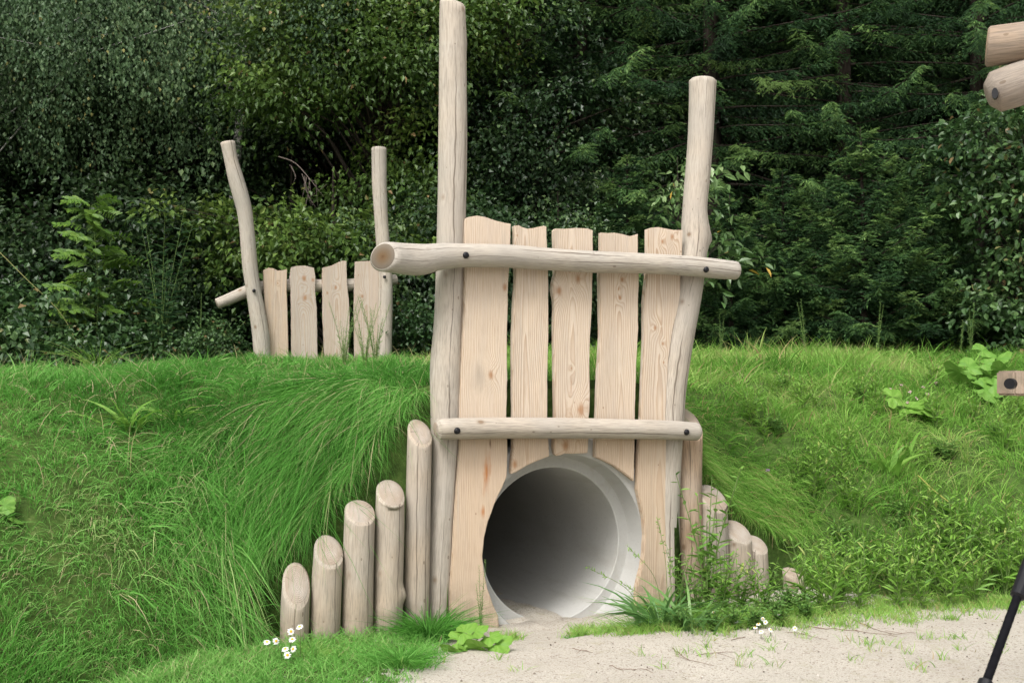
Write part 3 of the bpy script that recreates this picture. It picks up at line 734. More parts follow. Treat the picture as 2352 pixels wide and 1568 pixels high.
# rope of twisted strands with sleeves
def tube_along(P, r, seg=10, twist=0.0, lobes=0, amp=0.0):
    P = np.asarray(P, float); n = len(P); T = unit(np.gradient(P, axis=0)); ref = np.array([0, 1.0, 0])
    A = unit(ref - (T @ ref)[:, None] * T); B = np.cross(T, A); a = np.linspace(0, 2 * math.pi, seg, endpoint=False)
    s = np.concatenate([[0], np.cumsum(np.linalg.norm(np.diff(P, axis=0), axis=1))])
    rr = np.asarray(r) * np.ones(n)
    R = rr[:, None] * (1 + amp * np.abs(np.cos(lobes / 2 * a[None] + twist * s[:, None])))
    V = P[:, None] + R[..., None] * (np.cos(a)[None, :, None] * A[:, None] + np.sin(a)[None, :, None] * B[:, None])
    i = np.arange(n * seg).reshape(n, seg); nx = np.roll(i, -1, 1)
    F = np.stack([i[:-1], nx[:-1], nx[1:], i[1:]], -1).reshape(-1, 4)
    return V.reshape(-1, 3), F
M_ROPE = mat_black('black_braided_rope', 0.95)
r_a, r_b = loc(2003, 2290, 2.2), loc(2440, 1088, 2.9)
w_lo, w_hi = loc(2262, 1575, 2.33), loc(2336, 1372, 2.45)
tt = np.linspace(0, 1, 260)[:, None]
r_a[2] = 0.02
ln = r_a * (1 - tt) + r_b * tt
d_ = unit(w_hi - w_lo); r_lo = w_lo - d_ * ((w_lo[2] - 0.01) / d_[2]); r_hi = w_hi + d_ * 0.75
ln = r_lo * (1 - tt) + r_hi * tt
V_, F_ = tube_along(ln, 0.0090, 24, 170, 6, 0.10)
rope = link('rope', mesh('rope', V_, F_, smooth=True), FRAME, [M_ROPE])
for (p0, p1) in ((w_lo - d_ * .16, w_lo + d_ * 0.016), (w_hi + d_ * .0, w_hi + d_ * .14)):
    V_, F_ = tube_along([p0, p0 + (p1 - p0) * .03, p0 + (p1 - p0) * .5, p1 - (p1 - p0) * .03, p1], [.010, .0165, .0165, .0165, .010], 18)
    link('sleeve', mesh('sleeve', V_, F_, smooth=False), rope, [M_BLACK])
link('anchor', log_mesh('anchor', [(*(r_lo + np.array([0, 0, -.2])), .05), (*(r_lo + np.array([0, 0, .05])), .05)], seg=16, seed=54), FRAME, [M_POST, M_END])
link('arm', log_mesh('arm', [(0.27, 0.12, r_hi[2] + .02, .05), (*r_hi, .045)], seg=18, seed=55), FRAME, [M_WARM, M_END])
# ------------------------------------------------------------------ vegetation builders (all vectorised)
def blades_mesh(name, root, d0, bend, L, W, rnd, nseg=3):
    N = len(root)
    side = unit(np.cross(d0 + 0.5 * bend, RNG.normal(size=(N, 3))))
    ks = np.linspace(0, 1, nseg + 1)
    V = np.empty((N, nseg + 1, 2, 3), np.float32)
    for i, t in enumerate(ks):
        c = root + L[:, None] * (d0 * t + bend * t * t)
        w = (W * (1 - t ** 1.6) * 0.5 + 0.00015)[:, None]
        V[:, i, 0] = c - side * w; V[:, i, 1] = c + side * w
    b = np.arange(N)[:, None] * (2 * (nseg + 1)) + np.arange(nseg)[None] * 2
    F = np.stack([b, b + 1, b + 3, b + 2], -1).reshape(-1, 4)
    return mesh(name, V.reshape(-1, 3), F, {'rnd': np.repeat(rnd, 2 * (nseg + 1))})

def leaf_arrays(pos, axis, nrm, L, W, fold=0.25, curl=0.0, six=False):
    """leaf blades: kite (4 verts) or six-point ellipse, folded along the midrib"""
    axis = unit(axis); side = unit(np.cross(nrm, axis)); up = np.cross(axis, side)
    L = np.asarray(L)[:, None]; W = np.asarray(W)[:, None]
    N = len(pos)
    if six:
        pts = [pos, pos + axis * L * .28 - side * W * .46 + up * W * fold, pos + axis * L * .66 - side * W * .40 + up * (W * fold - curl * L * .4), pos + axis * L - up * L * curl,
               pos + axis * L * .66 + side * W * .40 + up * (W * fold - curl * L * .4), pos + axis * L * .28 + side * W * .46 + up * W * fold]
        V = np.stack(pts, 1); b = np.arange(N)[:, None] * 6
        F = np.concatenate([b + np.array([[0, 3, 2, 1]]), b + np.array([[0, 5, 4, 3]])])
        return V.reshape(-1, 3), F, 6
    pts = [pos, pos + axis * L * .42 - side * W * .5 + up * W * fold, pos + axis * L - up * L * curl, pos + axis * L * .42 + side * W * .5 + up * W * fold]
    V = np.stack(pts, 1); b = np.arange(N)[:, None] * 4
    F = np.concatenate([b + np.array([[0, 2, 1]]), b + np.array([[0, 3, 2]])])
    return V.reshape(-1, 3), F, 4

def brush_arrays(pos, axis, L, W):
    """needle twigs: two crossed slim diamonds each"""
    axis = unit(axis); ref = RNG.normal(size=axis.shape); s = unit(np.cross(axis, ref)); t = np.cross(axis, s)
    L = L[:, None]; W = W[:, None]; N = len(pos); V = []
    for q in (s, t):
        V += [pos, pos + axis * L * .35 - q * W * .5, pos + axis * L, pos + axis * L * .35 + q * W * .5]
    V = np.stack(V, 1); b = np.arange(N)[:, None] * 8
    F = np.concatenate([b + np.array([[0, 1, 2, 3]]), b + np.array([[4, 5, 6, 7]])])
    return V.reshape(-1, 3), F, 8

def limbs_mesh(name, segs, sides=5):
    """segs: list of (points (k,3), r0, r1)"""
    Vs, Fs, off = [], [], 0
    for P, r0, r1 in segs:
        P = np.asarray(P, float)
        V, F = tube_along(P, np.linspace(r0, r1, len(P)), sides)
        Vs.append(V); Fs.append(F + off); off += len(V)
    return mesh(name, np.concatenate(Vs), np.concatenate(Fs), smooth=True)

def copy_tree(o, parent=None):
    c = o.copy(); COL.objects.link(c); c.parent = parent
    for ch in list(o.children): copy_tree(ch, c)
    return c

def bark(name, a, b, scale=(9, 9, 2)):
    g = G(name); p = g.obj()
    n = g.noise(g.vmath('MULTIPLY', p, scale), 2.5, 4, 0.6)
    return g.done(g.mix(g.ramp(n, [(0.35, 0.0), (0.65, 1.0)]), a, b), 0.95, g.bump(n, 0.6, 0.02), spec=0.05)
M_BARK = bark('brown_bark', (0.022, 0.018, 0.014), (0.055, 0.046, 0.038))
M_BIRCH = bark('white_birch_bark', (0.06, 0.055, 0.05), (0.60, 0.59, 0.56), (2.5, 2.5, 11))
M_STEM = plain('green_stem', (0.10, 0.16, 0.04), 0.7)
M_DRY = plain('dry_twig', (0.14, 0.085, 0.055), 0.9)
def grass_mat(name, stops): return leaf_mat(name, stops, 0.6, 0.40, 0.2)
GRASS_L = grass_mat('mound_grass_leaf', [(0.0, (0.045, 0.155, 0.020)), (0.35, (0.098, 0.300, 0.042)), (0.68, (0.180, 0.410, 0.085)), (0.9, (0.29, 0.47, 0.14)), (0.97, (0.48, 0.42, 0.24))])
GRASS_R = grass_mat('slope_grass_leaf', [(0.0, (0.075, 0.190, 0.024)), (0.35, (0.150, 0.340, 0.046)), (0.68, (0.250, 0.440, 0.088)), (0.9, (0.36, 0.48, 0.14)), (0.97, (0.40, 0.31, 0.15))])

# ------------------------------------------------------------------ grass on the mound
BARE = on_ground(2340, 1128)
def gradh(x, y, e=0.06):
    return (height(x + e, y) - height(x - e, y)) / (2 * e), (height(x, y + e) - height(x, y - e)) / (2 * e)
def scatter(n_t, x0, x1, y0, y1, dens):
    """tuft centres with a density that falls with distance from the viewpoint"""
    x = RNG.uniform(x0, x1, n_t * 6); y = RNG.uniform(y0, y1, n_t * 6)
    p = dens(x, y); keep = RNG.random(len(x)) < p / max(p.max(), 1e-6)
    return x[keep][:n_t], y[keep][:n_t]
def in_view(x, y, mg=0.8):
    return (np.abs(x) < 0.49 * y + mg) & (y > 3.4)
def grass_patch(name, x, y, per, spread, Lf, lean, mat, wmul=1.0, lbl=None, tint=0.0, nseg=3, rough=1.0, cat='grass'):
    T = len(x)
    tl = Lf(x, y) * RNG.uniform(0.75, 1.25, T); tr = RNG.normal(0, 0.10, T) + tint
    tr += (fbm(x * 1.3 + 5, y * 1.3, 3) - 0.5) * 1.25
    flow = RNG.uniform(0, 6.283, T)
    i = np.repeat(np.arange(T), per); N = len(i)
    ang = RNG.uniform(0, 2 * math.pi, N); rad = np.abs(RNG.normal(0, 1, N)) * spread
    bx, by = x[i] + np.cos(ang) * rad, y[i] + np.sin(ang) * rad
    u, m = um(bx, by)
    bz = height(bx, by)
    ok = (bz > 0.012) & ~((u > -1.66) & (u < 1.8) & (m < 0.19)) & (np.hypot((bx - BARE[0]) / 0.13, (by - BARE[1]) / 0.10) > 1)
    ok &= ~((np.abs(u) < .85) & (m < .30))
    ok &= ~((np.abs(u) < 1.3) & (m > 5.5) & (m < 7.0))
    i, ang, rad, bx, by, bz = i[ok], ang[ok], rad[ok], bx[ok], by[ok], bz[ok]; N = len(i)
    gx_, gy_ = gradh(bx, by); sl = np.hypot(gx_, gy_) + 1e-6
    sl_c = np.clip(sl, 0, 1.2)
    dn = np.stack([-gx_ / sl, -gy_ / sl], -1)
    le = lean(bx, by)
    nf = np.clip((um(bx, by)[1] - 0.15) / 0.8, 0.12, 1); nf = np.where((np.abs(um(bx, by)[0]) < 0.9) & (um(bx, by)[1] < 2), nf, 1.0); le = le * nf
    ca, sa = np.cos(flow[i]), np.sin(flow[i])
    fl = np.stack([ca, sa], -1) * 0.55 + dn * (0.10 + sl_c[:, None] * 0.75) * np.clip(le, .3, 1.2)[:, None]
    out = np.stack([np.cos(ang), np.sin(ang)], -1)
    L = tl[i] * RNG.uniform(0.5, 1.2, N) * np.where(nf < 1, .55 + .45 * nf, 1)
    hx_ = fl * le[:, None] * 0.7 + out * (0.28 * rough) + RNG.normal(0, 0.16 * rough, (N, 2))
    d0 = unit(np.concatenate([hx_, np.full((N, 1), 1.0)], 1))
    bend = np.concatenate([fl * le[:, None] * 0.75 + out * 0.18, -(0.12 + (0.55 + 0.95 * sl_c[:, None]) * le[:, None] * RNG.uniform(.6, 1.3, (N, 1)))], 1)
    dist = np.hypot(bx, by)
    W = 0.0036 * (0.6 + 0.4 * dist / 5.5) * RNG.uniform(0.7, 1.4, N) * wmul
    rnd = np.clip(0.42 + tr[i] + RNG.normal(0, 0.13, N), 0, 0.93)
    rnd = np.where(RNG.random(N) < 0.055, 1.0, rnd)
    W = W * np.where(RNG.random(N) < 0.06, 1.9, 1.0)
    root = np.stack([bx, by, bz - 0.01], -1)
    o = link(name, blades_mesh(name, root, d0, bend, L, W, rnd, nseg), None, [mat])
    prop(o, lbl, cat, kind='stuff')
    return o
def base_dens(x, y):
    d = np.hypot(x, y); u, m = um(x, y)
    return in_view(x, y) * (height(x, y) > -0.02) * (5.0 / np.maximum(d, 4.5)) ** 1.5
def left_side(x, y): u, m = um(x, y); return (u < 0.2 + 0.12 * m)
def lenL(x, y):
    u, m = um(x, y); h = height(x, y)
    drape = np.exp(-((u + 1.3) / 1.1) ** 2) * np.clip(m + 0.6, 0, 1) * np.clip(1.6 - m * 0.5, 0, 1)
    return 0.095 + 0.15 * drape + 0.07 * fbm(x * 1.7, y * 1.7, 2)
def leanL(x, y):
    u, m = um(x, y)
    return 0.30 + 0.80 * np.exp(-((u + 1.1) / 0.9) ** 2) * np.clip(1.8 - m * 0.6, 0, 1) + 0.7 * (fbm(x * 1.4 + 9, y * 1.4, 2) - 0.35)
x, y = scatter(7300, -7.5, 3.5, 3.5, 14, lambda x, y: base_dens(x, y) * left_side(x, y))
grass_patch('mound_grass', x, y, 19, 0.060, lenL, leanL, GRASS_L, lbl='dense green grass draping over the mound left of the gate')
def lenR(x, y): return 0.14 + 0.12 * fbm(x * 1.9 + 3, y * 1.9, 2)
def leanR(x, y):
    u, m = um(x, y)
    return 0.30 + 0.35 * np.exp(-((u - 1.3) / 0.7) ** 2) * np.clip(1.5 - m * 0.6, 0, 1) + 0.5 * (fbm(x * 1.4 + 2, y * 1.4, 2) - 0.35)
x, y = scatter(5000, -1, 8.5, 4.5, 15, lambda x, y: base_dens(x, y) * ~left_side(x, y))
grass_patch('slope_grass', x, y, 18, 0.060, lenR, leanR, GRASS_R, lbl='mixed light green grass on the mound right of the gate')
# long arching blades that stand out of the sward
x, y = scatter(330, -7, 3, 3.6, 11, lambda x, y: base_dens(x, y) * left_side(x, y))
grass_patch('tall_grass', x, y, 9, 0.03, lambda x, y: 0.26 + 0 * x, lambda x, y: leanL(x, y) * 1.1, GRASS_L, 1.5, lbl='longer arching grass tufts on the left of the mound', tint=0.12, nseg=4)
x, y = scatter(560, -1, 8, 5, 14, lambda x, y: base_dens(x, y) * ~left_side(x, y))
grass_patch('tall_grass', x, y, 8, 0.03, lambda x, y: 0.34 + 0 * x, lambda x, y: leanR(x, y) * .8, GRASS_R, 1.6, lbl='longer arching grass tufts on the right of the mound', tint=0.1, nseg=4)

# long grass hanging over the palisade logs
def drape(name, n, u0, u1, m0, m1, L, mat, lbl, sx, tint=0.05):
    T = n; u = RNG.uniform(u0, u1, T); m = m0 + (m1 - m0) * RNG.random(T) ** 1.4; i = np.repeat(np.arange(T), 11); N = len(i)
    uu = u[i] + RNG.normal(0, .03, N); mm = np.maximum(m[i] + RNG.normal(0, .03, N), .20)
    bx = O[0] + UX[0] * uu + MX[0] * mm; by = O[1] + UX[1] * uu + MX[1] * mm; bz = height(bx, by)
    a_ = RNG.normal(0, .75, T)[i] + RNG.normal(0, .42, N); f = RNG.uniform(.5, 1.2, N)
    hu, hm = sx * .55 + np.sin(a_), -np.cos(a_) * .75
    dv = UX[None, :2] * hu[:, None] + MX[None, :2] * hm[:, None]
    d0 = unit(np.concatenate([dv * .55, np.ones((N, 1)) * .75], 1)); bend = np.concatenate([dv * .55 * f[:, None], -(1.0 + .45 * RNG.random((N, 1)))], 1)
    ll = L * RNG.uniform(.35, 1.25, N) * np.clip(.45 + mm * 1.4, .5, 1.0)
    o = link(name, blades_mesh(name, np.stack([bx, by, bz - .01], -1), d0, bend, ll, .0034 * RNG.uniform(.7, 1.3, N), np.where(RNG.random(N) < .06, 1.0, np.clip(.45 + tint + RNG.normal(0, .17, T)[i] + RNG.normal(0, .14, N), 0, .93)), 5), None, [mat])
    prop(o, lbl, 'grass', kind='stuff')
drape('hanging_grass', 820, -2.1, -.80, .12, .9, .30, GRASS_L, 'long grass hanging over the tops of the left palisade', -.5)
drape('hanging_grass', 420, .80, 2.0, .12, .6, .24, GRASS_R, 'long grass hanging over the tops of the right palisade', .6)

# sparse short grass creeping onto the sand
def creeping(name, pts, n, per, L, lbl, mat=GRASS_R, tint=.15):
    xs_, ys_ = [], []
    for (px, py, rx, ry, wgt) in pts:
        c = on_ground(px, py); q = max(1, int(n * wgt))
        xs_.append(c[0] + RNG.normal(0, rx, q)); ys_.append(c[1] + RNG.normal(0, ry, q))
    x, y = np.concatenate(xs_), np.concatenate(ys_)
    i = np.repeat(np.arange(len(x)), per); N = len(i)
    bx = x[i] + RNG.normal(0, .022, N); by = y[i] + RNG.normal(0, .022, N)
    bz = np.maximum(height(bx, by), sand_z(bx, by)); u, m = um(bx, by)
    ok = ~((m > -0.02) & (np.abs(u) < 1.7)); i, bx, by, bz = i[ok], bx[ok], by[ok], bz[ok]; N = len(i)
    d0 = unit(np.concatenate([RNG.normal(0, .45, (N, 2)), np.ones((N, 1))], 1)); bend = np.concatenate([RNG.normal(0, .25, (N, 2)), np.full((N, 1), -.25)], 1)
    o = link(name, blades_mesh(name, np.stack([bx, by, bz - .004], -1), d0, bend, L * RNG.uniform(.5, 1.3, N), 0.0034 * RNG.uniform(.7, 1.3, N), np.clip(.5 + tint + RNG.normal(0, .16, N), 0, 1), 3), None, [mat])
    prop(o, lbl, 'grass', kind='stuff')
def flat_lawn(name, n, x0, x1, y0, y1, edge, L, lbl, mat, tint):
    x = RNG.uniform(x0, x1, n); y = RNG.uniform(y0, y1, n); e = edge(x, y) + (fbm(x * 3.1, y * 3.1, 3) - .5) * .55
    keep = RNG.random(n) < np.clip(e / .32, 0, 1) ** 1.3; x, y = x[keep], y[keep]
    i = np.repeat(np.arange(len(x)), 12); N = len(i)
    bx = x[i] + RNG.normal(0, .024, N); by = y[i] + RNG.normal(0, .024, N); bz = np.maximum(height(bx, by), sand_z(bx, by)); u, m = um(bx, by)
    ok = ~((m > -0.10) & (np.abs(u) < 1.7)) & (bz < .2); i, bx, by, bz = i[ok], bx[ok], by[ok], bz[ok]; N = len(i)
    d0 = unit(np.concatenate([RNG.normal(0, .5, (N, 2)), np.ones((N, 1))], 1)); bend = np.concatenate([RNG.normal(0, .3, (N, 2)), np.full((N, 1), -.3)], 1)
    tn = (fbm(bx * 1.3 + 4, by * 1.3, 3) - .5) * .6
    o = link(name, blades_mesh(name, np.stack([bx, by, bz - .004], -1), d0, bend, L * (1 + tn) * RNG.uniform(.5, 1.3, N), 0.0033 * RNG.uniform(.7, 1.3, N), np.clip(.5 + tint + tn * .5 + RNG.normal(0, .15, N), 0, .97), 3), None, [mat])
    prop(o, lbl, 'grass', kind='stuff')
flat_lawn('lawn_grass', 4300, -3.6, -.25, 3.7, 5.7, lambda x, y: (-.40 - x) + .10 * (y - 4.6), 0.095, 'short yellowish lawn grass between the left palisade and the sand', GRASS_L, .16)
M_THIN = mat_soil(); M_THIN.name = 'thin_turf'
def turf_sheet(xs, ys, edge):
    def kp(c_, q): return (edge(c_[:, 0], c_[:, 1]) + (fbm(c_[:, 0] * 3.1, c_[:, 1] * 3.1, 3) - .5) * .55 + (fbm(c_[:, 0] * 22, c_[:, 1] * 22, 2) - .5) * .35) > .22
    sheet('turf', xs, ys, lambda X, Y: sand_z(X, Y) + .004, [M_THIN], kp)
turf_sheet(np.linspace(-4, -.2, 130), np.linspace(3.4, 5.6, 76), lambda x, y: (-.40 - x) + .10 * (y - 4.6))
creeping('sand_edge_grass', [(1560, 1440, .25, .07, .2), (1750, 1430, .3, .07, .25), (1950, 1410, .3, .09, .3), (2150, 1390, .3, .10, .3), (2320, 1380, .2, .1, .2), (1380, 1420, .08, .05, .04), (1330, 1445, .03, .02, .02), (1180, 1440, .03, .02, .02), (1700, 1500, .7, .18, .03), (1300, 1520, .5, .15, .015), (2100, 1480, .3, .12, .02)], 620, 13, 0.07, 'short sparse grass along the right edge of the sand', tint=.2)

# thin pale seed stalks standing out of the grass
x, y = scatter(420, -6, 8, 4.2, 13, lambda x, y: base_dens(x, y) * (height(x, y) > .15))
grass_patch('seed_stalks', x, y, 3, 0.05, lambda x, y: 0.30 + 0 * x, lambda x, y: 0.25 + 0 * x, leaf_mat('dry_seed_stalk', [(0.0, (0.22, 0.24, 0.09)), (0.6, (0.36, 0.32, 0.16)), (1.0, (0.45, 0.38, 0.22))], .7, .2), .75, lbl='thin pale seed stalks scattered through the grass of the mound', nseg=4)
# loose grit on the sand
n = 2600; x = RNG.uniform(-1.2, 4.2, n); y = RNG.uniform(4.0, 6.6, n); u, m = um(x, y); ok = (m < -.03) & (height(x, y) < .0); x, y = x[ok], y[ok]; n = len(x)
r_ = .0022 + .0055 * RNG.random(n) ** 3; z_ = sand_z(x, y)
oct_ = np.array([[1, 0, 0], [0, 1, 0], [-1, 0, 0], [0, -1, 0], [0, 0, .7], [0, 0, -.7]]); th_ = RNG.uniform(0, 6.28, n)
V = oct_[None] * RNG.uniform(.6, 1.3, (n, 6, 1)) * r_[:, None, None]
V = np.stack([V[..., 0] * np.cos(th_)[:, None] - V[..., 1] * np.sin(th_)[:, None] + x[:, None], V[..., 0] * np.sin(th_)[:, None] + V[..., 1] * np.cos(th_)[:, None] + y[:, None], V[..., 2] + (z_ + r_ * .3)[:, None]], -1)
F = (np.array([[0, 1, 4], [1, 2, 4], [2, 3, 4], [3, 0, 4], [1, 0, 5], [2, 1, 5], [3, 2, 5], [0, 3, 5]])[None] + np.arange(n)[:, None, None] * 6).reshape(-1, 3)
o = link('grit', mesh('grit', V.reshape(-1, 3), F, {'rnd': np.repeat(RNG.random(n), 6)}), None, [leaf_mat('grit_stone', [(0.0, (0.09, 0.07, 0.055)), (0.4, (0.27, 0.23, 0.19)), (1.0, (0.52, 0.48, 0.43))], .9, 0.0, .1)])
prop(o, 'loose brown and pale grit strewn over the sand', 'grit', kind='stuff')
# ------------------------------------------------------------------ forest
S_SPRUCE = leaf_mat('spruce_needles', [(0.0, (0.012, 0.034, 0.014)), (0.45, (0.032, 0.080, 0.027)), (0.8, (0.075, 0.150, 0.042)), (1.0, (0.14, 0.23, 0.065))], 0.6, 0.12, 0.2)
S_BIRCH = leaf_mat('birch_leaf', [(0.0, (0.026, 0.058, 0.024)), (0.5, (0.075, 0.135, 0.055)), (0.9, (0.17, 0.245, 0.115)), (0.98, (0.30, 0.28, 0.10))], 0.5, 0.3, .25)
S_OAK = leaf_mat('oak_leaf', [(0.0, (0.050, 0.100, 0.018)), (0.5, (0.120, 0.200, 0.036)), (0.9, (0.205, 0.285, 0.068)), (0.98, (0.28, 0.19, 0.09))], 0.45, 0.32, 0.35)
S_DARK = leaf_mat('alder_leaf', [(0.0, (0.014, 0.036, 0.012)), (0.5, (0.038, 0.080, 0.025)), (0.9, (0.095, 0.155, 0.055)), (1.0, (0.14, 0.20, 0.08))], 0.42, 0.25, 0.4)
S_BRAM = leaf_mat('bramble_leaf', [(0.0, (0.024, 0.060, 0.018)), (0.5, (0.062, 0.128, 0.038)), (0.9, (0.135, 0.225, 0.075)), (0.985, (0.20, 0.14, 0.06))], 0.42, 0.27, 0.4)
S_ROWAN = leaf_mat('rowan_leaf', [(0.0, (0.055, 0.12, 0.018)), (0.6, (0.10, 0.195, 0.028)), (1.0, (0.17, 0.27, 0.045))], 0.5, 0.35, .25)
S_CHERRY = leaf_mat('cherry_leaf', [(0.0, (0.07, 0.14, 0.04)), (0.6, (0.14, 0.235, 0.08)), (0.95, (0.23, 0.32, 0.14)), (1.0, (0.45, 0.30, 0.05))], 0.38, 0.3, 0.5)
FOREST_G = 'trees along the forest edge behind the mound'

def spruce_mesh(H, Lmax, seed, dense=1.0, z0=0.25, scale_tw=1.0, droop=1.0, twid=.021):
    rg = np.random.default_rng(seed)
    bp, bd, bl, bw, br = [], [], [], [], []
    z = z0; limb = []
    while z < H - 0.15:
        frac = z / H
        nb = int(rg.integers(5, 8))
        a0 = rg.uniform(0, 6.28)
        for k_ in range(nb):
            a = a0 + k_ * 6.283 / nb + rg.normal(0, .18)
            L = min(Lmax, (H - z) * 0.42 + 0.12) * rg.uniform(0.55, 1.18); zj = z + rg.uniform(-.14, .14)
            o_ = np.array([math.cos(a), math.sin(a), 0]); sd_ = np.array([-math.sin(a), math.cos(a), 0])
            rise = 0.30 * (1 - 1.5 * (1 - frac)) + rg.normal(0, .10) if H > 5 else rg.uniform(.25, .65)
            s = np.linspace(0, 1, max(5, int(L / (0.075 / dense))))
            zc = rise * s * L - 0.50 * L * s ** 2 * (1 - frac * .7) + 0.28 * L * s ** 3.2
            wig = np.cumsum(rg.normal(0, .008, len(s)))
            P = o_ * (s * L)[:, None] + sd_ * wig[:, None] + np.array([0, 0, 1]) * (zj + zc)[:, None]
            limb.append((P[:: max(1, len(s) // 5)], 0.007 + .006 * L, 0.003))
            T = unit(np.gradient(P, axis=0))
            sel = s > 0.05
            Ps, Ts, ss = P[sel], T[sel], s[sel]
            tone = rg.normal(0, .16); drp = rg.uniform(.35, 1.25) * droop
            for side in (-1, 1, 0):
                n = len(Ps)
                bl_ = (0.12 + 0.34 * (1 - ss) ** 0.6 * min(1, L)) * rg.uniform(.6, 1.2, n) * (1 if side else .6)
                dr = unit(Ts * .75 + sd_ * side * .8 + np.array([0, 0, (-0.62 if side else -1.15) * drp]) + rg.normal(0, .30, (n, 3)))
                # the branchlet itself and its side twigs
                K = 7
                for q in range(K):
                    f = (q + 0.4) / K
                    c = Ps + dr * (bl_ * f)[:, None] + np.array([0, 0, -1]) * (bl_ * f * f * .25)[:, None]
                    sgn = 1 if q % 2 else -1
                    lat = unit(np.cross(dr, np.array([0, 0, 1.0])))
                    tw = unit(dr * .85 + lat * sgn * .75 + rg.normal(0, .22, (n, 3)) + np.array([0, 0, -.20]))
                    keep = rg.random(n) < (0.92 if bl_.mean() > .12 else .6)
                    ll = (0.062 + 0.055 * (1 - f)) * rg.uniform(.7, 1.3, n) * scale_tw
                    bp.append(c[keep]); bd.append(tw[keep]); bl.append(ll[keep]); bw.append(np.full(keep.sum(), twid) * scale_tw)
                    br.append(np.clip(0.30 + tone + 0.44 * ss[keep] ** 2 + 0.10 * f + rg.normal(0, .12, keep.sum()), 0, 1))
        z += rg.uniform(.26, .40) / dense ** .3 * (1 if H > 5 else .6)
    pos, d, l, w, r = map(np.concatenate, (bp, bd, bl, bw, br))
    V, F, kx = brush_arrays(pos, d, l, w)
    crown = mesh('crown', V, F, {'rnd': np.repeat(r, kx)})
    trunk = limbs_mesh('trunk', [(np.array([[0, 0, -.3], [0.02, 0, H * .5], [0, 0, H]]), 0.02 + H * .013, .01)] + limb, 5)
    return crown, trunk

def tree(name, crown, trunk, cm, tm, label, x, y, rz=0.0, sc=1.0, cat='tree', group=FOREST_G, z=None):
    zz_ = float(max(height(x, y), 0)) if z is None else z
    o = empty(name, (x, y, zz_ - 0.03), rz); o.scale = (sc, sc, sc)
    if not crown.materials: crown.materials.append(cm)
    if not trunk.materials: trunk.materials.append(tm)
    link('crown', crown, o); link('trunk', trunk, o)
    return prop(o, label, cat, group)

sp1 = spruce_mesh(11.5, 2.5, 101, 0.80)
sp2 = spruce_mesh(12.5, 2.8, 102, 0.75)
sp3 = spruce_mesh(3.4, 1.15, 103, 1.25, droop=.35)
LB = ['tall dark spruce rising behind the gate planks beside the alder', 'tall dark spruce directly behind the right gate post', 'tall dark spruce behind the young spruces right of the gate', 'tall dark spruce standing behind the leafy dogwood', 'tall dark spruce behind the stacked logs of the climbing frame']
for j, (x, y, rz, sc, s_) in enumerate([(1.0, 15.2, .4, 1.0, sp1), (2.9, 15.0, 2.1, 1.02, sp2), (4.9, 15.2, 4.0, .98, sp1), (6.6, 14.6, 5.1, .95, sp2), (8.6, 14.8, 1.1, 1.0, sp1)]):
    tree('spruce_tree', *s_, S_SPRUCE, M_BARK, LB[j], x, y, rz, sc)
LB2 = ['tallest young spruce, midway between the right gate post and the dogwood', 'small young spruce just beyond the right rail end', 'young spruce next to the leafy dogwood', 'young spruce between the small one by the rail end and the tallest one', 'young spruce mostly hidden behind the gate planks']
for j, (x, y, rz, sc) in enumerate([(4.35, 12.9, .3, .86), (2.75, 13.1, 1.7, .62), (5.2, 13.1, 2.9, .80), (3.5, 13.4, 4.1, .72), (1.5, 13.5, 5.0, .78)]):
    tree('spruce_tree', *sp3, S_SPRUCE, M_BARK, LB2[j], x, y, rz, sc, group='young spruces')
LB3 = 'dark spruce deep in the forest behind the front row'
for j in range(13):
    s_ = (sp1, sp2)[j % 2]
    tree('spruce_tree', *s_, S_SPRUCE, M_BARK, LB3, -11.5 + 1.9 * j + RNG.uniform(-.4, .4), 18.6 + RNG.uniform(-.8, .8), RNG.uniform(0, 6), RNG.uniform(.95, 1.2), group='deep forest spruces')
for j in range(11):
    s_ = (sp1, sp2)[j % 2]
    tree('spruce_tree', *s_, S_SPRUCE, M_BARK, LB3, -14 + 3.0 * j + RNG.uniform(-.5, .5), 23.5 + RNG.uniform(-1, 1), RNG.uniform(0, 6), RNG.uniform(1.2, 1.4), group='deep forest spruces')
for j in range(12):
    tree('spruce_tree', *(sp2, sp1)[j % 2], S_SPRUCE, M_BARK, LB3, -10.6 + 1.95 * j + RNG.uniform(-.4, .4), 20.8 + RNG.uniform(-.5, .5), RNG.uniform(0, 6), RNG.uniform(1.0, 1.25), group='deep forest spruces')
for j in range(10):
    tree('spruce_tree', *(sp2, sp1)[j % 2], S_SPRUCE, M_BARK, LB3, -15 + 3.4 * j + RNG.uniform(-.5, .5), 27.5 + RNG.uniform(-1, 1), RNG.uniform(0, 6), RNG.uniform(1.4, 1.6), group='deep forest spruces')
for (x, y) in ((-10, 12.5), (-12, 9), (11, 13), (13, 10)):  # unseen side spruces, added to block light from left and right
    tree('spruce_tree', *sp1, S_SPRUCE, M_BARK, LB3, x, y, RNG.uniform(0, 6), 1.0, group='deep forest spruces')

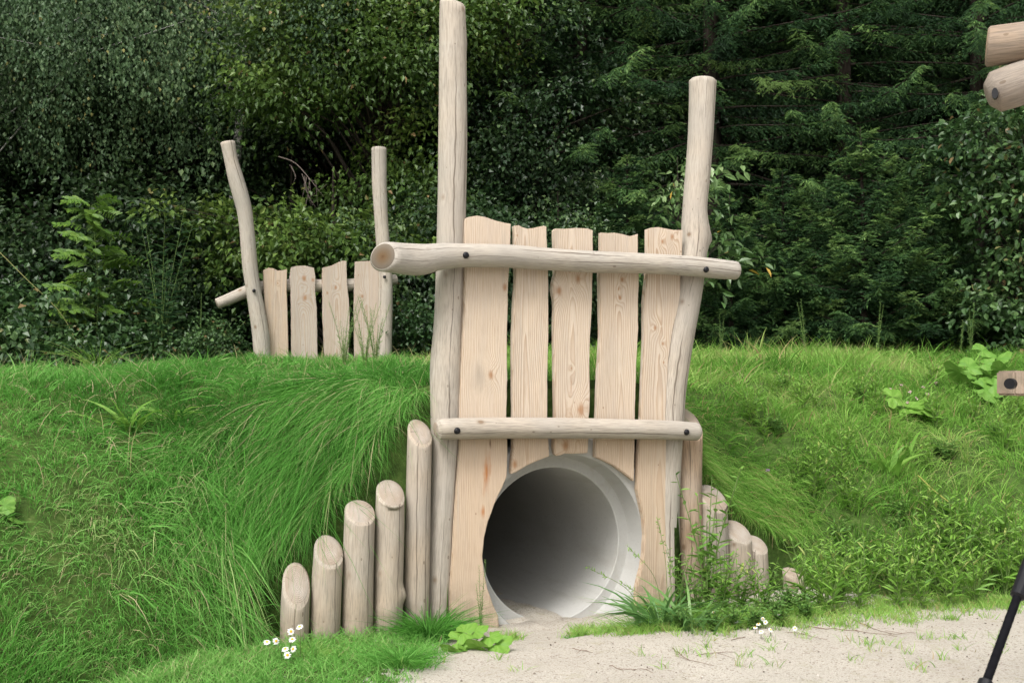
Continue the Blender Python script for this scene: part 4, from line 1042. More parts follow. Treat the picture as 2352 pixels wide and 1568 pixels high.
def broadleaf(seed, H, lobes, nclump, per, leaf, wid, clump_r, hang=0.0, trunk_r=.12, trunk_top=None, tone_up=.25, six=False, fold=.2, base_r=None, lean=(0, 0)):
    """lobes: (cx, cy, cz, rx, ry, rz, weight); clumps fill their shells; hang > 0 strings the leaves down"""
    rg = np.random.default_rng(seed)
    lobes = np.array(lobes, float); w = lobes[:, 6] / lobes[:, 6].sum()
    # boughs first, then leaf clumps round each bough: gaps stay open between boughs
    nb_ = max(6, nclump // 8); lb = rg.choice(len(lobes), nb_, p=w)
    db = unit(rg.normal(size=(nb_, 3))); rb_ = rg.uniform(0.3, 1.0, nb_) ** 0.5
    Bc = lobes[lb, :3] + db * lobes[lb, 3:6] * rb_[:, None]
    bi_ = rg.integers(0, nb_, nclump); li = lb[bi_]; d = unit(db[bi_] + rg.normal(0, .5, (nclump, 3)))
    C = Bc[bi_] + rg.normal(size=(nclump, 3)) * clump_r * np.array([1.35, 1.35, .75 if not hang else 1.3])
    C[:, 2] = np.maximum(C[:, 2], 0.15)
    ctone = rg.normal(0, .17, nb_)[bi_] + rg.normal(0, .07, nclump)
    i = np.repeat(np.arange(nclump), per); N = len(i)
    off = rg.normal(size=(N, 3)) * clump_r * np.array([1, 1, .42]); off[:, 2] -= .35 * (off[:, 0] ** 2 + off[:, 1] ** 2) / clump_r
    if hang:
        tdown = rg.random(N) ** .8 * hang; strand = rg.integers(0, 9, N)
        sx = (rg.random((nclump, 9, 2)) - .5) * 2 * clump_r
        off = np.stack([sx[i, strand, 0], sx[i, strand, 1], -tdown], -1) + rg.normal(0, .035, (N, 3))
    pos = C[i] + off
    out = unit(off + d[i] * clump_r * .8 + 1e-4)
    ax = unit(out * .8 + rg.normal(0, .55, (N, 3)) + np.array([0, 0, -0.25 - 1.0 * bool(hang)]))
    nm = unit(out * .35 + np.array([0, 0, .8]) + rg.normal(0, .45, (N, 3)))
    Ls = leaf * rg.uniform(.65, 1.25, N)
    V, F, kx = leaf_arrays(pos, ax, nm, Ls, Ls * wid, fold, .08, six)
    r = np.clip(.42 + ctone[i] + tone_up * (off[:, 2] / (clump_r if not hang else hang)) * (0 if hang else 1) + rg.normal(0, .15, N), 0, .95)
    r = np.where(rg.random(N) < .012, 1.0, r)
    crown = mesh('crown', V, F, {'rnd': np.repeat(r, kx)})
    top = np.array([lean[0], lean[1], trunk_top or H * .8])
    tk = np.array([[0, 0, -.3], [lean[0] * .15, lean[1] * .1, top[2] * .3], [lean[0] * .55, lean[1] * .5, top[2] * .65], top])
    segs = [(catmull(tk, 10), trunk_r, trunk_r * .25)]
    nl = 60 if hang else 110
    for c, l_ in zip(C[:: max(1, nclump // nl)], li[:: max(1, nclump // nl)]):
        zt = np.clip(c[2] - np.hypot(c[0], c[1]) * (.9 if not hang else .35) * rg.uniform(.3, 1) - .2, .1, top[2])
        b = np.array([np.interp(zt, tk[:, 2], tk[:, 0]), np.interp(zt, tk[:, 2], tk[:, 1]), zt])
        m_ = (b + c) / 2 + np.array([0, 0, .12 * np.linalg.norm(c - b)]) + rg.normal(0, .06, 3)
        segs.append((np.array([b, m_, c]), trunk_r * (.10 if hang else .18) + .003, .003))
    return crown, limbs_mesh('trunk', segs, 6)

bi = broadleaf(201, 9, [(0, 0, 6.6, 2.4, 1.6, 2.3, 5), (-1.6, -.5, 4.6, 1.4, 1.0, 1.0, 2), (1.5, -.6, 4.8, 1.3, .9, 1.1, 2), (.2, -.9, 5.2, 1.6, .8, 1.0, 2.5), (-.4, -.8, 4.0, 1.0, .6, .5, .8)], 520, 108, .050, .80, .24, hang=1.05, trunk_r=.085, lean=(.55, 0), trunk_top=8)
tree('birch_tree', *bi, S_BIRCH, M_BIRCH, 'birch with a white trunk and hanging strings of small leaves', -3.75, 13.7, 0)
tree('birch_tree', *bi, S_BIRCH, M_BIRCH, 'birch with hanging grey green leaves over the bramble thicket', -6.7, 13.4, 2.2, 1.02)
oa = broadleaf(202, 9, [(0, 0, 6.0, 1.6, 1.3, 2.2, 4), (-.4, -.7, 3.9, 1.2, .8, 1.0, 2.2), (.6, -.4, 4.6, 1.0, .9, 1.1, 2), (.3, -.6, 2.6, 1.0, .7, .8, 1.5)], 400, 104, .078, .62, .23, trunk_r=.11, tone_up=.3)
tree('oak_tree', *oa, S_OAK, M_BARK, 'bright green oak rising behind the far gate', -1.75, 13.6, .2)
ob = broadleaf(203, 3, [(-.9, 0, 1.55, .9, .5, .34, 2), (.1, 0, 1.45, .9, .55, .36, 2), (1.0, 0, 1.55, .7, .5, .40, 1.6), (0, .2, .8, 1.2, .5, .5, .8)], 150, 72, .088, .64, .19, trunk_r=.05, tone_up=.3)
tree('oak_shrub', *ob, S_OAK, M_BARK, 'low spreading oak shrub behind the far gate planks', -2.2, 12.75, 0, 1.0, 'shrub', 'shrubs along the forest edge')
al = broadleaf(204, 9, [(0, 0, 5.6, 1.5, 1.3, 2.8, 4), (.3, -.5, 3.2, 1.3, .9, 1.4, 3), (-.4, -.5, 1.4, 1.2, .8, 1.0, 2)], 420, 94, .066, .80, .24, trunk_r=.10)
tree('alder_tree', *al, S_DARK, M_BARK, 'dark round leaved alder behind the tallest gate post', -.05, 14.4, 1.0)
tree('alder_tree', *al, S_DARK, M_BARK, 'dark leafy alder in shade behind the white trunked birch', -4.9, 15.2, 2.6, 1.0)
tree('alder_tree', *al, S_DARK, M_BARK, 'dark leafy alder in shade behind the oak', -2.6, 15.4, 4.0, 1.0)
tree('alder_tree', *al, S_DARK, M_BARK, 'dark leafy alder at the far left forest edge', -7.6, 15.0, 5.2, 1.0)
for j in range(9):
    tree('alder_tree', *al, S_DARK, M_BARK, 'dark alder deep in the forest behind the front spruces', -7.5 + 2.1 * j + RNG.uniform(-.4, .4), 17.2 + RNG.uniform(-.4, .4), RNG.uniform(0, 6), RNG.uniform(1.0, 1.2), group='deep forest alders')
hz = broadleaf(205, 3, [(0, 0, 1.1, 1.1, .8, 1.0, 3), (-.7, -.2, .7, .8, .6, .6, 1.5), (.7, -.1, 1.4, .8, .6, .8, 1.6)], 260, 74, .062, .74, .20, trunk_r=.04)
for (x, y, rz, sc, lb) in [(-5.6, 13.9, 0, 1.35, 'dark leafy shrub behind the bright rowan sapling'), (-4.2, 13.3, 1.4, .75, 'dark leafy shrub at the foot of the white trunked birch'), (-3.0, 14.1, 3.0, 1.2, 'dark leafy shrub behind the leaning post of the far gate'), (-.7, 13.2, 4.4, 1.0, 'dark leafy shrub between the far gate and the tallest post'), (.6, 13.6, 5.5, .9, 'dark leafy shrub seen through the gate plank gaps')]:
    tree('hazel_shrub', *hz, S_DARK, M_BARK, lb, x, y, rz, sc, 'shrub', 'shrubs along the forest edge')
br = broadleaf(206, 2, [(-.6, 0, .55, .8, .6, .55, 2), (.5, -.1, .5, .8, .6, .5, 2), (0, -.4, .25, 1.2, .5, .28, 1.4)], 180, 56, .068, .85, .17, trunk_r=.02)
for (x, y, rz, sc, lb) in [(-5.9, 11.6, 0, 1.15, 'bramble thicket with arching stems at the left edge of the mound'), (-4.6, 11.9, 1.2, .95, 'bramble thicket below the bright rowan sapling'), (-3.55, 11.9, 2.6, .62, 'low bramble patch left of the far gate'), (-.75, 12.3, 4.0, .75, 'low bramble patch right of the far gate'), (6.4, 12.6, .9, 1.0, 'bramble thicket under the right hand dogwood')]:
    tree('bramble_bush', *br, S_BRAM, M_STEM, lb, x, y, rz, sc, 'bush', 'brambles along the forest edge')
dg = broadleaf(207, 3, [(0, 0, 1.6, .75, .7, 1.3, 3), (-.3, -.3, 2.6, .6, .5, .6, 1), (.2, -.2, .7, .9, .7, .6, 1)], 170, 44, .085, .68, .20, trunk_r=.03, six=True)
tree('dogwood_shrub', *dg, S_BRAM, M_BARK, 'tall leafy dogwood at the right end of the forest edge', 6.15, 12.3, 0, 1.0, 'shrub', 'shrubs along the forest edge')
ch = broadleaf(208, 3, [(-.25, 0, 1.75, .5, .3, .35, 2), (.25, 0, 1.25, .45, .3, .3, 1.5), (-.1, .05, 2.1, .25, .2, .2, .8)], 34, 13, .125, .42, .17, trunk_r=.015, six=True)
tree('cherry_sapling', *ch, S_CHERRY, M_BARK, 'cherry sapling with large drooping leaves beside the right gate post', 1.95, 12.2, 0, 1.0, 'sapling', 'saplings at the forest edge')

def stem_leaves(path, every, L, W, up=.4, opp=True, droop=.1, jitter=.2, start=.15, taper=.5, rg=RNG, fold=.12):
    """leaves set along a stem path -> arrays"""
    P = catmull(path, 24); s = np.linspace(0, 1, 24)
    ln_ = np.linalg.norm(np.diff(P, axis=0), axis=1).sum(); n = max(2, int(ln_ * (1 - start) / every))
    f = np.linspace(start, .99, n)
    pos = np.stack([np.interp(f, s, P[:, k_]) for k_ in range(3)], -1)
    a = np.arange(n) * 2.4 + rg.uniform(0, 6)
    res = []
    for sg in ((0, math.pi) if opp else (0,)):
        dv = np.stack([np.cos(a + sg), np.sin(a + sg), np.full(n, up)], -1) + rg.normal(0, jitter, (n, 3))
        l_ = L * (1 - taper * np.abs(f - .35) / .65) * rg.uniform(.75, 1.2, n)
        res.append((pos, dv, l_))
    pos = np.concatenate([r_[0] for r_ in res]); dv = np.concatenate([r_[1] for r_ in res]); l_ = np.concatenate([r_[2] for r_ in res])
    nm = unit(np.array([0, 0, 1.0]) + rg.normal(0, .25, dv.shape) - .3 * dv)
    return leaf_arrays(pos, dv, nm, l_, l_ * W, fold, droop, True)
def join(parts):
    Vs, Fs, off = [], [], 0
    for V, F, _ in parts:
        Vs.append(V); Fs.append(F + off); off += len(V)
    return np.concatenate(Vs), np.concatenate(Fs)
def leafy_plant(seed, nst, h, spread, every, L, W, **kw):
    rg = np.random.default_rng(seed); parts, stems = [], []
    for _ in range(nst):
        a = rg.uniform(0, 6.28); r_ = rg.uniform(.2, 1) * spread; hh = h * rg.uniform(.6, 1.1)
        p = np.array([[0, 0, -.02], [math.cos(a) * r_ * .3, math.sin(a) * r_ * .3, hh * .45], [math.cos(a) * r_, math.sin(a) * r_, hh]])
        stems.append((catmull(p, 7), .0035 + h * .002, .0015)); parts.append(stem_leaves(p, every, L, W, rg=rg, **kw))
    V, F = join(parts)
    r = np.clip(rg.normal(.5, .22, len(V) // 6), 0, .95)
    return mesh('leaves', V, F, {'rnd': np.repeat(r, 6)}), limbs_mesh('stem', stems, 5)
def plant(name, data, lm, label, x, y, rz=0.0, sc=1.0, cat='plant', group=None, z=None, sm=None):
    lv, st = data
    if not lv.materials: lv.materials.append(lm)
    if not st.materials: st.materials.append(sm or M_STEM)
    o = empty(name, (x, y, (float(max(height(x, y), sand_z(np.array(x), np.array(y)))) if z is None else z) - .004), rz); o.scale = (sc,) * 3
    link('leaves', lv, o); link('stem', st, o)
    return prop(o, label, cat, group)
# rowan: pinnate leaves on arching stems
def rowan_mesh(seed):
    rg = np.random.default_rng(seed); parts, stems = [], []
    main = np.array([[0, 0, 0], [.05, 0, .9], [-.05, 0, 2.0]])
    stems.append((catmull(main, 10), .014, .004))
    for q in range(56):
        f = rg.uniform(.25, 1.0); b = np.array([np.interp(f, [0, .45, 1], main[:, k_]) for k_ in range(3)])
        a = rg.uniform(0, 6.28); l_ = rg.uniform(.30, .50) * (1.25 - .5 * f); st_ = b + np.array([math.cos(a), math.sin(a), .25]) * rg.uniform(0, .28) * (1.3 - f)
        p = np.array([st_, st_ + np.array([math.cos(a), math.sin(a), .35]) * l_ * .5, st_ + np.array([math.cos(a), math.sin(a), .1]) * l_])
        stems.append((np.array([b, p[0], p[1], p[2]]), .004, .0015))
        s = np.linspace(.2, 1, 8); P = np.stack([np.interp(s, [0, .5, 1], p[:, k_]) for k_ in range(3)], -1)
        lat = np.array([-math.sin(a), math.cos(a), -.5]); out = np.array([math.cos(a), math.sin(a), 0])
        for sg in (-1, 1):
            dv = np.tile(lat * sg + out * .45, (8, 1)) + rg.normal(0, .1, (8, 3)); n_ = np.tile([0, -1.0, .8], (8, 1)) + rg.normal(0, .2, (8, 3))
            parts.append(leaf_arrays(P, dv, unit(n_), np.full(8, .105), np.full(8, .046), .1, .1, True))
    V, F = join(parts)
    return mesh('leaves', V, F, {'rnd': np.repeat(np.clip(rg.normal(.5, .22, len(V) // 6), 0, 1), 6)}), limbs_mesh('stem', stems, 5)
p_ = at(215, 760, 11.4)
plant('rowan_sapling', rowan_mesh(5), S_ROWAN, 'bright yellow green rowan sapling with feathery leaves among the brambles', p_[0], p_[1], 0, .90, 'sapling', 'saplings at the forest edge')
S_WEED = leaf_mat('weed_leaf', [(0.0, (0.075, 0.185, 0.03)), (0.5, (0.135, 0.285, 0.045)), (0.9, (0.21, 0.36, 0.08)), (1.0, (0.30, 0.36, 0.10))], .5, .35)
S_WILLOW = leaf_mat('willow_leaf', [(0.0, (0.025, 0.07, 0.03)), (0.6, (0.06, 0.13, 0.05)), (1.0, (0.15, 0.25, 0.08))], .45, .3)
wl = leafy_plant(61, 9, 1.75, .55, .045, .19, .17, up=.5, opp=False, droop=.25)
p_ = at(370, 790, 11.6); plant('willow_sapling', wl, S_WILLOW, 'slim willow sapling with long narrow leaves beside the rowan', p_[0], p_[1], 0, 1.0, 'sapling', 'saplings at the forest edge')
# dead hanging twigs in front of the oak
rg = np.random.default_rng(9); segs = []
b0, b1 = at(640, 360, 12.6), at(715, 415, 12.5)
segs.append((catmull([b0, (b0 + b1) / 2 + np.array([0, 0, .07]), b1], 8), .008, .004))
for q in range(11):
    s0 = b0 + (b1 - b0) * rg.uniform(.3, 1); segs.append((np.array([s0, s0 + rg.normal(0, .06, 3) + np.array([.05, 0, -.1]), s0 + rg.normal(0, .08, 3) + np.array([.1, 0, -.26])]), .004, .0015))
o = link('dead_twig', limbs_mesh('dead_twig', segs, 4), None, [plain('grey_dead_twig', (.20, .16, .14), .9)])
prop(o, 'thin grey dead twigs hanging between the two far gate posts', 'twig')

for j, pts in enumerate(([(-20, 560), (60, 640), (140, 720), (190, 815)],)):
    P = catmull(np.array([at(*q, 10.9 + .1 * j) for q in pts]), 12)
    o = link('bramble_cane', limbs_mesh('bramble_cane', [(P, .0045, .003)], 5), None, [plain('pale_cane', (.20, .20, .07), .7)])
    prop(o, ('long pale bramble cane arching over the thicket at the left edge', 'reddish short bramble cane beside the rowan sapling', 'thin arching cane above the rowan sapling')[j], 'cane')
# ------------------------------------------------------------------ single plants
def gpt(px, py):
    q = on_ground(px, py); return float(q[0]), float(q[1])
M_WHITE = plain('white_petal', (.62, .62, .60), .6); M_YEL = plain('yellow_disc', (.62, .36, .03), .7); M_PINK = plain('pink_bud', (.62, .32, .38), .6)
# daisies: each head is a plant of its own
def daisy_parts(seed, n=15, r=.019):
    rg = np.random.default_rng(seed)
    a = np.arange(n) * 6.283 / n + rg.normal(0, .06, n)
    d = np.stack([np.cos(a), np.sin(a), np.full(n, -.12)], -1)
    V, F, _ = leaf_arrays(d * .004, d, np.tile([0, 0, 1.0], (n, 1)), np.full(n, r) * rg.uniform(.85, 1.1, n), np.full(n, r * .38), .05, .05, True)
    disc = lathe('disc', [(0, .0001), (.003, .004), (.004, .0075), (.0, .0085)], 10)
    for v in disc.vertices: v.co = (v.co.x, v.co.z, .006 - abs(math.hypot(v.co.x, v.co.z)) * .5)
    return mesh('petals', V, F), disc
DZ = daisy_parts(3); DZ[0].materials.append(M_WHITE); DZ[1].materials.append(M_YEL)
for j, (px, py, dy, tilt, az) in enumerate([(613, 1473, 4.86, .5, .2), (688, 1438, 4.95, .6, -.3), (668, 1449, 4.93, 1.0, .4), (671, 1467, 4.9, .6, 0), (655, 1489, 4.85, .5, -.2), (660, 1503, 4.82, 1.0, .3), (634, 1471, 4.92, 1.1, .6), (673, 1489, 4.9, 1.1, -.5)]):
    hd = at(px, py, dy); base = np.array([hd[0] + .02 - .012 * j, dy - .02 + .012 * j, 0]); base[2] = float(sand_z(base[0], base[1]))
    o = empty('daisy', tuple(base)); top = hd - base
    st = catmull(np.array([[0, 0, -.01], [top[0] * .2, top[1] * .2, top[2] * .55], top]), 8)
    link('stem', limbs_mesh('stem', [(st, .0022, .0016)], 5), o, [M_STEM])
    for me_, nm in ((DZ[0], 'petals'), (DZ[1], 'disc')):
        h_ = link(nm, me_, o); h_.location = tuple(top); h_.rotation_euler = (tilt, 0, az); h_.scale = (.82,) * 3
    prop(o, 'white daisy with a yellow centre growing in front of the shortest palisade log', 'daisy', 'daisies in front of the left palisade')

# tufts of grass standing on the sand
def tuft(name, px, py, n, L, W, spread, label, mat, lean=.45, tint=0.0, dark=0):
    x, y = gpt(px, py); a = RNG.uniform(0, 6.283, n); r = np.abs(RNG.normal(0, spread, n))
    root = np.stack([np.cos(a) * r, np.sin(a) * r, np.full(n, -.01)], -1)
    out = np.stack([np.cos(a), np.sin(a)], -1)
    d0 = unit(np.concatenate([out * RNG.uniform(.1, lean + .25, (n, 1)) + RNG.normal(0, .12, (n, 2)), np.ones((n, 1))], 1))
    bend = np.concatenate([out * RNG.uniform(.2, lean * 1.4, (n, 1)), -RNG.uniform(.25, .75, (n, 1))], 1)
    o = link(name, blades_mesh(name, root, d0, bend, L * RNG.uniform(.5, 1.15, n), W * RNG.uniform(.7, 1.2, n), np.clip(.35 + tint + RNG.normal(0, .15, n), 0, .95), 5), None, [mat])
    o.location = (x, y, float(max(height(x, y), sand_z(np.array(x), np.array(y)))))
    return prop(o, label, 'grass tuft', 'grass tufts at the foot of the gate')
tuft('grass_tuft', 985, 1455, 900, .30, .0042, .055, 'dense dark grass tuft between the left palisade and the gate post', GRASS_L, .55, -.1)
tuft('grass_tuft', 925, 1530, 650, .16, .0038, .07, 'low bright grass tuft on the sand below the dark tuft', GRASS_L, .6, .05)
tuft('grass_tuft', 720, 1500, 380, .10, .0035, .09, 'pale feathery grass tuft before the middle of the left palisade', GRASS_R, .6, .3)
tuft('grass_tuft', 1310, 1452, 70, .05, .003, .014, 'tiny grass sprout on the sand before the pipe mouth', GRASS_L, .6, .1)
tuft('grass_tuft', 1383, 1428, 120, .07, .003, .025, 'small grass sprout against the lower right of the pipe', GRASS_R, .6, .2)
tuft('grass_tuft', 1165, 1452, 60, .07, .003, .02, 'small grass sprout under the left plank foot', GRASS_R, .6, .2)
S_BLADE = leaf_mat('coarse_blade', [(0.0, (0.05, 0.13, 0.035)), (0.5, (0.10, 0.225, 0.06)), (1.0, (0.20, 0.33, 0.10))], .45, .3, .35)
tuft('coarse_grass', 1515, 1432, 60, .40, .022, .07, 'coarse grass clump with broad dark blades before the right plank', S_BLADE, .5, .2)
tuft('coarse_grass', 1590, 1440, 46, .36, .020, .07, 'coarse broad bladed clump before the warm brown log', S_BLADE, .5, .25)
tuft('grass_tuft', 1480, 1432, 420, .16, .0034, .07, 'fine grass tuft spilling beside the pipe lower right', GRASS_R, .6, .2)
tuft('grass_tuft', 1560, 1420, 700, .24, .0036, .09, 'full fine grass tuft under the right gate post', GRASS_R, .5, .1)
tuft('grass_tuft', 1800, 1408, 600, .17, .0036, .085, 'fine grass tuft before the buried palisade log', GRASS_R, .55, .25)
tuft('grass_tuft', 1640, 1430, 600, .18, .0036, .085, 'fine grass tuft before the rounded palisade log', GRASS_R, .55, .25)
tuft('grass_tuft', 1700, 1418, 700, .20, .0036, .09, 'fine grass tuft before the leaning palisade log', GRASS_R, .55, .2)
S_LIME = leaf_mat('lime_blade', [(0.0, (0.10, 0.24, 0.03)), (0.5, (0.17, 0.34, 0.05)), (1.0, (0.26, 0.42, 0.09))], .5, .4)
tuft('plantain', 295, 985, 26, .30, .026, .05, 'lime green upright broad bladed plant on the left mound crest', S_LIME, .45, .25)
tuft('tall_grass_tuft', 225, 850, 60, .55, .009, .06, 'tall arching pale grass tuft on the crest before the brambles', GRASS_R, .55, .25)
tuft('plantain', 400, 965, 14, .26, .020, .05, 'smaller lime green broad bladed plant beside the upright one', S_LIME, .6, .25)

# leafy weeds
W1 = leafy_plant(71, 8, .62, .24, .032, .085, .34, up=.55, opp=False, droop=.15)
W2 = leafy_plant(72, 6, .40, .20, .030, .10, .24, up=.7, opp=False, droop=.2)
W3 = leafy_plant(73, 9, .20, .17, .022, .050, .62, up=.4, opp=True, droop=.05)
W4 = leafy_plant(74, 3, .95, .12, .026, .060, .18, up=.9, opp=True, droop=.1)
W5 = leafy_plant(75, 6, .70, .24, .020, .055, .14, up=.9, opp=True, droop=.1)
S_W2 = leaf_mat('narrow_weed_leaf', [(0.0, (0.10, 0.23, 0.035)), (0.5, (0.19, 0.36, 0.055)), (0.9, (0.27, 0.43, 0.09)), (1.0, (0.40, 0.36, 0.14))], .5, .35)
S_CLOV = leaf_mat('clover_leaf', [(0.0, (0.055, 0.145, 0.03)), (0.6, (0.115, 0.235, 0.05)), (1.0, (0.19, 0.32, 0.08))], .45, .3)
S_FEATH = leaf_mat('feathery_leaf', [(0.0, (0.10, 0.21, 0.06)), (0.6, (0.19, 0.32, 0.09)), (1.0, (0.30, 0.40, 0.14))], .55, .35)
def sprinkle(name, data, mat, spots, label, cat, group, scr=(.8, 1.15)):
    for (px, py) in spots:
        x, y = gpt(px, py)
        plant(name, data, mat, label, x, y, RNG.uniform(0, 6.28), RNG.uniform(*scr), cat, group)
sprinkle('tall_weed', W1, S_WEED, [(1625, 1395)], 'tallest leafy weed before the rounded palisade log right of the gate', 'weed', 'leafy weeds at the right palisade', (1.25, 1.3))
sprinkle('tall_weed', W1, S_WEED, [(1570, 1412), (1700, 1408), (1605, 1418), (1760, 1408), (1655, 1420)], 'leafy weed half hiding the right palisade logs', 'weed', 'leafy weeds at the right palisade', (.4, .7))
sprinkle('leafy_weed', W2, S_W2, [(1880, 1402), (1905, 1412), (1850, 1395), (1925, 1395), (1975, 1405), (2060, 1398), (2120, 1400), (2180, 1396), (2240, 1390), (1700, 1405), (1745, 1412), (1660, 1415), (1935, 1385), (1990, 1380), (2045, 1372), (2100, 1378), (2155, 1368), (2205, 1372), (2260, 1362), (2310, 1366), (2345, 1355), (1960, 1345), (2020, 1335), (2085, 1330), (2145, 1325), (2210, 1320), (2275, 1315), (2335, 1305), (2120, 1280), (2190, 1270), (2250, 1262), (2310, 1255)],
         'light green weed with narrow upright leaves along the sand edge right of the gate', 'weed', 'narrow leaved weeds along the sand edge', (.7, 1.15))
sprinkle('clover', W3, S_CLOV, [(1775, 1418), (1805, 1408), (1838, 1402), (1815, 1388), (1850, 1425), (1790, 1436)], 'low dark clover in front of the buried palisade log', 'clover', 'clover patch', (.7, .95))
sprinkle('leafy_weed', W3, S_WEED, [(1640, 1446), (1690, 1444), (1560, 1445), (1730, 1446)], 'low round leaved weed at the foot of the right palisade', 'weed', 'low weeds at the right palisade', (.6, .8))
rs = np.random.default_rng(44)
spots = [(float(rs.uniform(1640, 2345)), float(rs.uniform(880, 1260))) for _ in range(62)]
spots = [q for q in spots if q[1] > 880 + 0.0 and q[0] > 1660 + (q[1] - 900) * .55]
sprinkle('slope_weed', W2, S_W2, spots[0::2], 'narrow leaved weed scattered in the grass on the right slope', 'weed', 'narrow leaved weeds on the right slope', (.55, .9))
sprinkle('slope_weed', W3, S_WEED, spots[1::4], 'low round leaved weed scattered in the grass on the right slope', 'weed', 'round leaved weeds on the right slope', (.6, .9))
sprinkle('mugwort', W5, S_FEATH, [(790, 845), (838, 850), (862, 846)], 'feathery pale weed standing in front of the far gate planks', 'weed', 'feathery weeds before the far gate', (.75, 1.0))
sprinkle('spire_weed', W4, S_FEATH, [(1850, 792), (2015, 795), (2205, 790), (2230, 786), (1655, 798)], 'tall narrow spire of weed on the crest before the spruces', 'weed', 'spires of weed on the crest', (.5, 1.1))
x, y = gpt(1104, 1442); plant('feathery_weed', W4, S_FEATH, 'thin feathery weed rising before the left plank foot', x, y, 0, .46, 'weed')
x, y = gpt(655, 1452); plant('leafy_weed', W2, S_WEED, 'small leafy weed growing over the shortest palisade log foot', x, y, 1.0, .62, 'weed')
# seed stalks beside the pipe
def seed_stalk(px, py, tx, ty, dy, label):
    x, y = gpt(px, py); z = float(sand_z(np.array(x), np.array(y))); tip = at(tx, ty, y + dy) - np.array([x, y, z])
    o = empty('seed_grass', (x, y, z)); p = catmull(np.array([[0, 0, -.01], tip * np.array([.25, .25, .6]), tip]), 14)
    link('stem', limbs_mesh('stem', [(p, .0022, .001)], 5), o, [M_STEM])
    n = 26; f = RNG.uniform(.72, 1, n); s = np.linspace(0, 1, 14); pos = np.stack([np.interp(f, s, p[:, k_]) for k_ in range(3)], -1)
    dv = RNG.normal(0, 1, (n, 3)) + unit(p[-1] - p[-3]) * 1.2
    V, F, kx = leaf_arrays(pos, dv, RNG.normal(size=(n, 3)), np.full(n, .022), np.full(n, .006), .1, 0)
    link('seed_head', mesh('seed_head', V, F, {'rnd': np.repeat(RNG.uniform(.4, 1, n), kx)}), o, [S_LIME])
    prop(o, label, 'grass', 'seeding grass stalks before the right plank')
for (a_, b_) in (((1525, 1425), (1440, 1252)), ((1535, 1420), (1510, 1190)), ((1480, 1430), (1345, 1300)), ((1545, 1425), (1535, 1290)), ((1560, 1425), (1592, 1255)), ((1500, 1428), (1425, 1335)), ((1575, 1420), (1612, 1330))):
    seed_stalk(*a_, *b_, -.03, 'thin seeding grass stalk leaning before the right plank and pipe rim')
# small white flowers
def tiny_flower(px, py, k_):
    x, y = gpt(px, py + 18); z = float(max(height(x, y), sand_z(np.array(x), np.array(y)))); tip = at(px, py, y - .02) - np.array([x, y, z])
    o = empty('white_flower', (x, y, z)); p = catmull(np.array([[0, 0, -.01], tip * np.array([.3, .3, .5]), tip]), 6)
    link('stem', limbs_mesh('stem', [(p, .0018, .0012)], 4), o, [M_STEM])
    for me_, nm in ((DZ[0], 'petals'), (DZ[1], 'disc')):
        h_ = link(nm, me_, o); h_.location = tuple(tip); h_.scale = (.62,) * 3; h_.rotation_euler = (RNG.uniform(.3, 1.1), 0, RNG.uniform(-.6, .6))
    prop(o, 'small white flower among the weeds before the right palisade', 'flower', 'small white flowers at the right palisade')
for j, q in enumerate([(1637, 1350), (1672, 1362), (1639, 1405), (1642, 1418), (1690, 1425), (1752, 1420), (1742, 1432), (1758, 1428), (1735, 1440), (1770, 1445), (1720, 1422), (1790, 1408), (1700, 1378), (1826, 1442), (1748, 1450)]): tiny_flower(*q, j)
# pinkish smartweed heads and purple clover on the right slope
def pink(px, py, m_, lab, cat):
    x, y = gpt(px, py + 30); z = float(height(x, y)); tip = at(px, py, y - .02) - np.array([x, y, z]); n = 14
    o = empty(cat, (x, y, z)); link('stem', limbs_mesh('stem', [(catmull(np.array([[0, 0, -.01], tip * .5, tip]), 6), .0022, .0014)], 4), o, [M_STEM])
    dv = unit(RNG.normal(size=(n, 3)) + np.array([0, 0, .6])); V, F, kx = leaf_arrays(np.tile(tip, (n, 1)), dv, RNG.normal(size=(n, 3)), np.full(n, .018), np.full(n, .011), .1, 0)
    link('flower_head', mesh('flower_head', V, F), o, [m_]); prop(o, lab, 'flower', 'pink flowers on the right slope' if cat == 'smartweed' else None)
M_PALEP = plain('pale_pink_petal', (.60, .45, .44), .6)
for q in [(2070, 885), (2090, 900), (2105, 915), (2060, 912), (2120, 890), (2130, 905), (2085, 925), (2045, 895), (2150, 880)]:
    pink(*q, M_PALEP, 'pale pink smartweed head on the right slope', 'smartweed')
pink(1763, 1080, plain('purple_petal', (.42, .22, .50), .6), 'single purple clover head right of the gate', 'purple_clover')
# large lobed leaves (gourd) on the sand before the left plank, butterbur leaves on the slope
def lobed(nl, r, seed):
    rg = np.random.default_rng(seed); a = np.linspace(.35, 6.283 - .35, 40)
    rad = r * (1 + .16 * np.cos(nl * a) + .05 * np.cos(13 * a)) * (1 - .15 * np.cos(a))
    V = [(0, 0, 0)] + [(-rr_ * math.cos(t), rr_ * math.sin(t), .10 * rr_ * math.cos(3 * t) - .9 * rr_ * rr_) for t, rr_ in zip(a, rad)]
    half = [(-rr_ * .5 * math.cos(t), rr_ * .5 * math.sin(t), .02 * math.sin(5 * t) * r * 4 - .1 * rr_ * rr_) for t, rr_ in zip(a, rad)]
    V += half; n = len(a); F = [(1 + i, 2 + i, n + 2 + i, n + 1 + i) for i in range(n - 1)]; T = [(0, n + 1 + i, n + 2 + i) for i in range(n - 1)]
    return mesh('leaf', V, [np.array(F), np.array(T)], {'rnd': rg.uniform(.3, .8, len(V))}, True)
LOB = lobed(5, .075, 1); LOB2 = lobed(3, .085, 2)
LOB.materials.append(S_LIME); LOB2.materials.append(S_WEED)
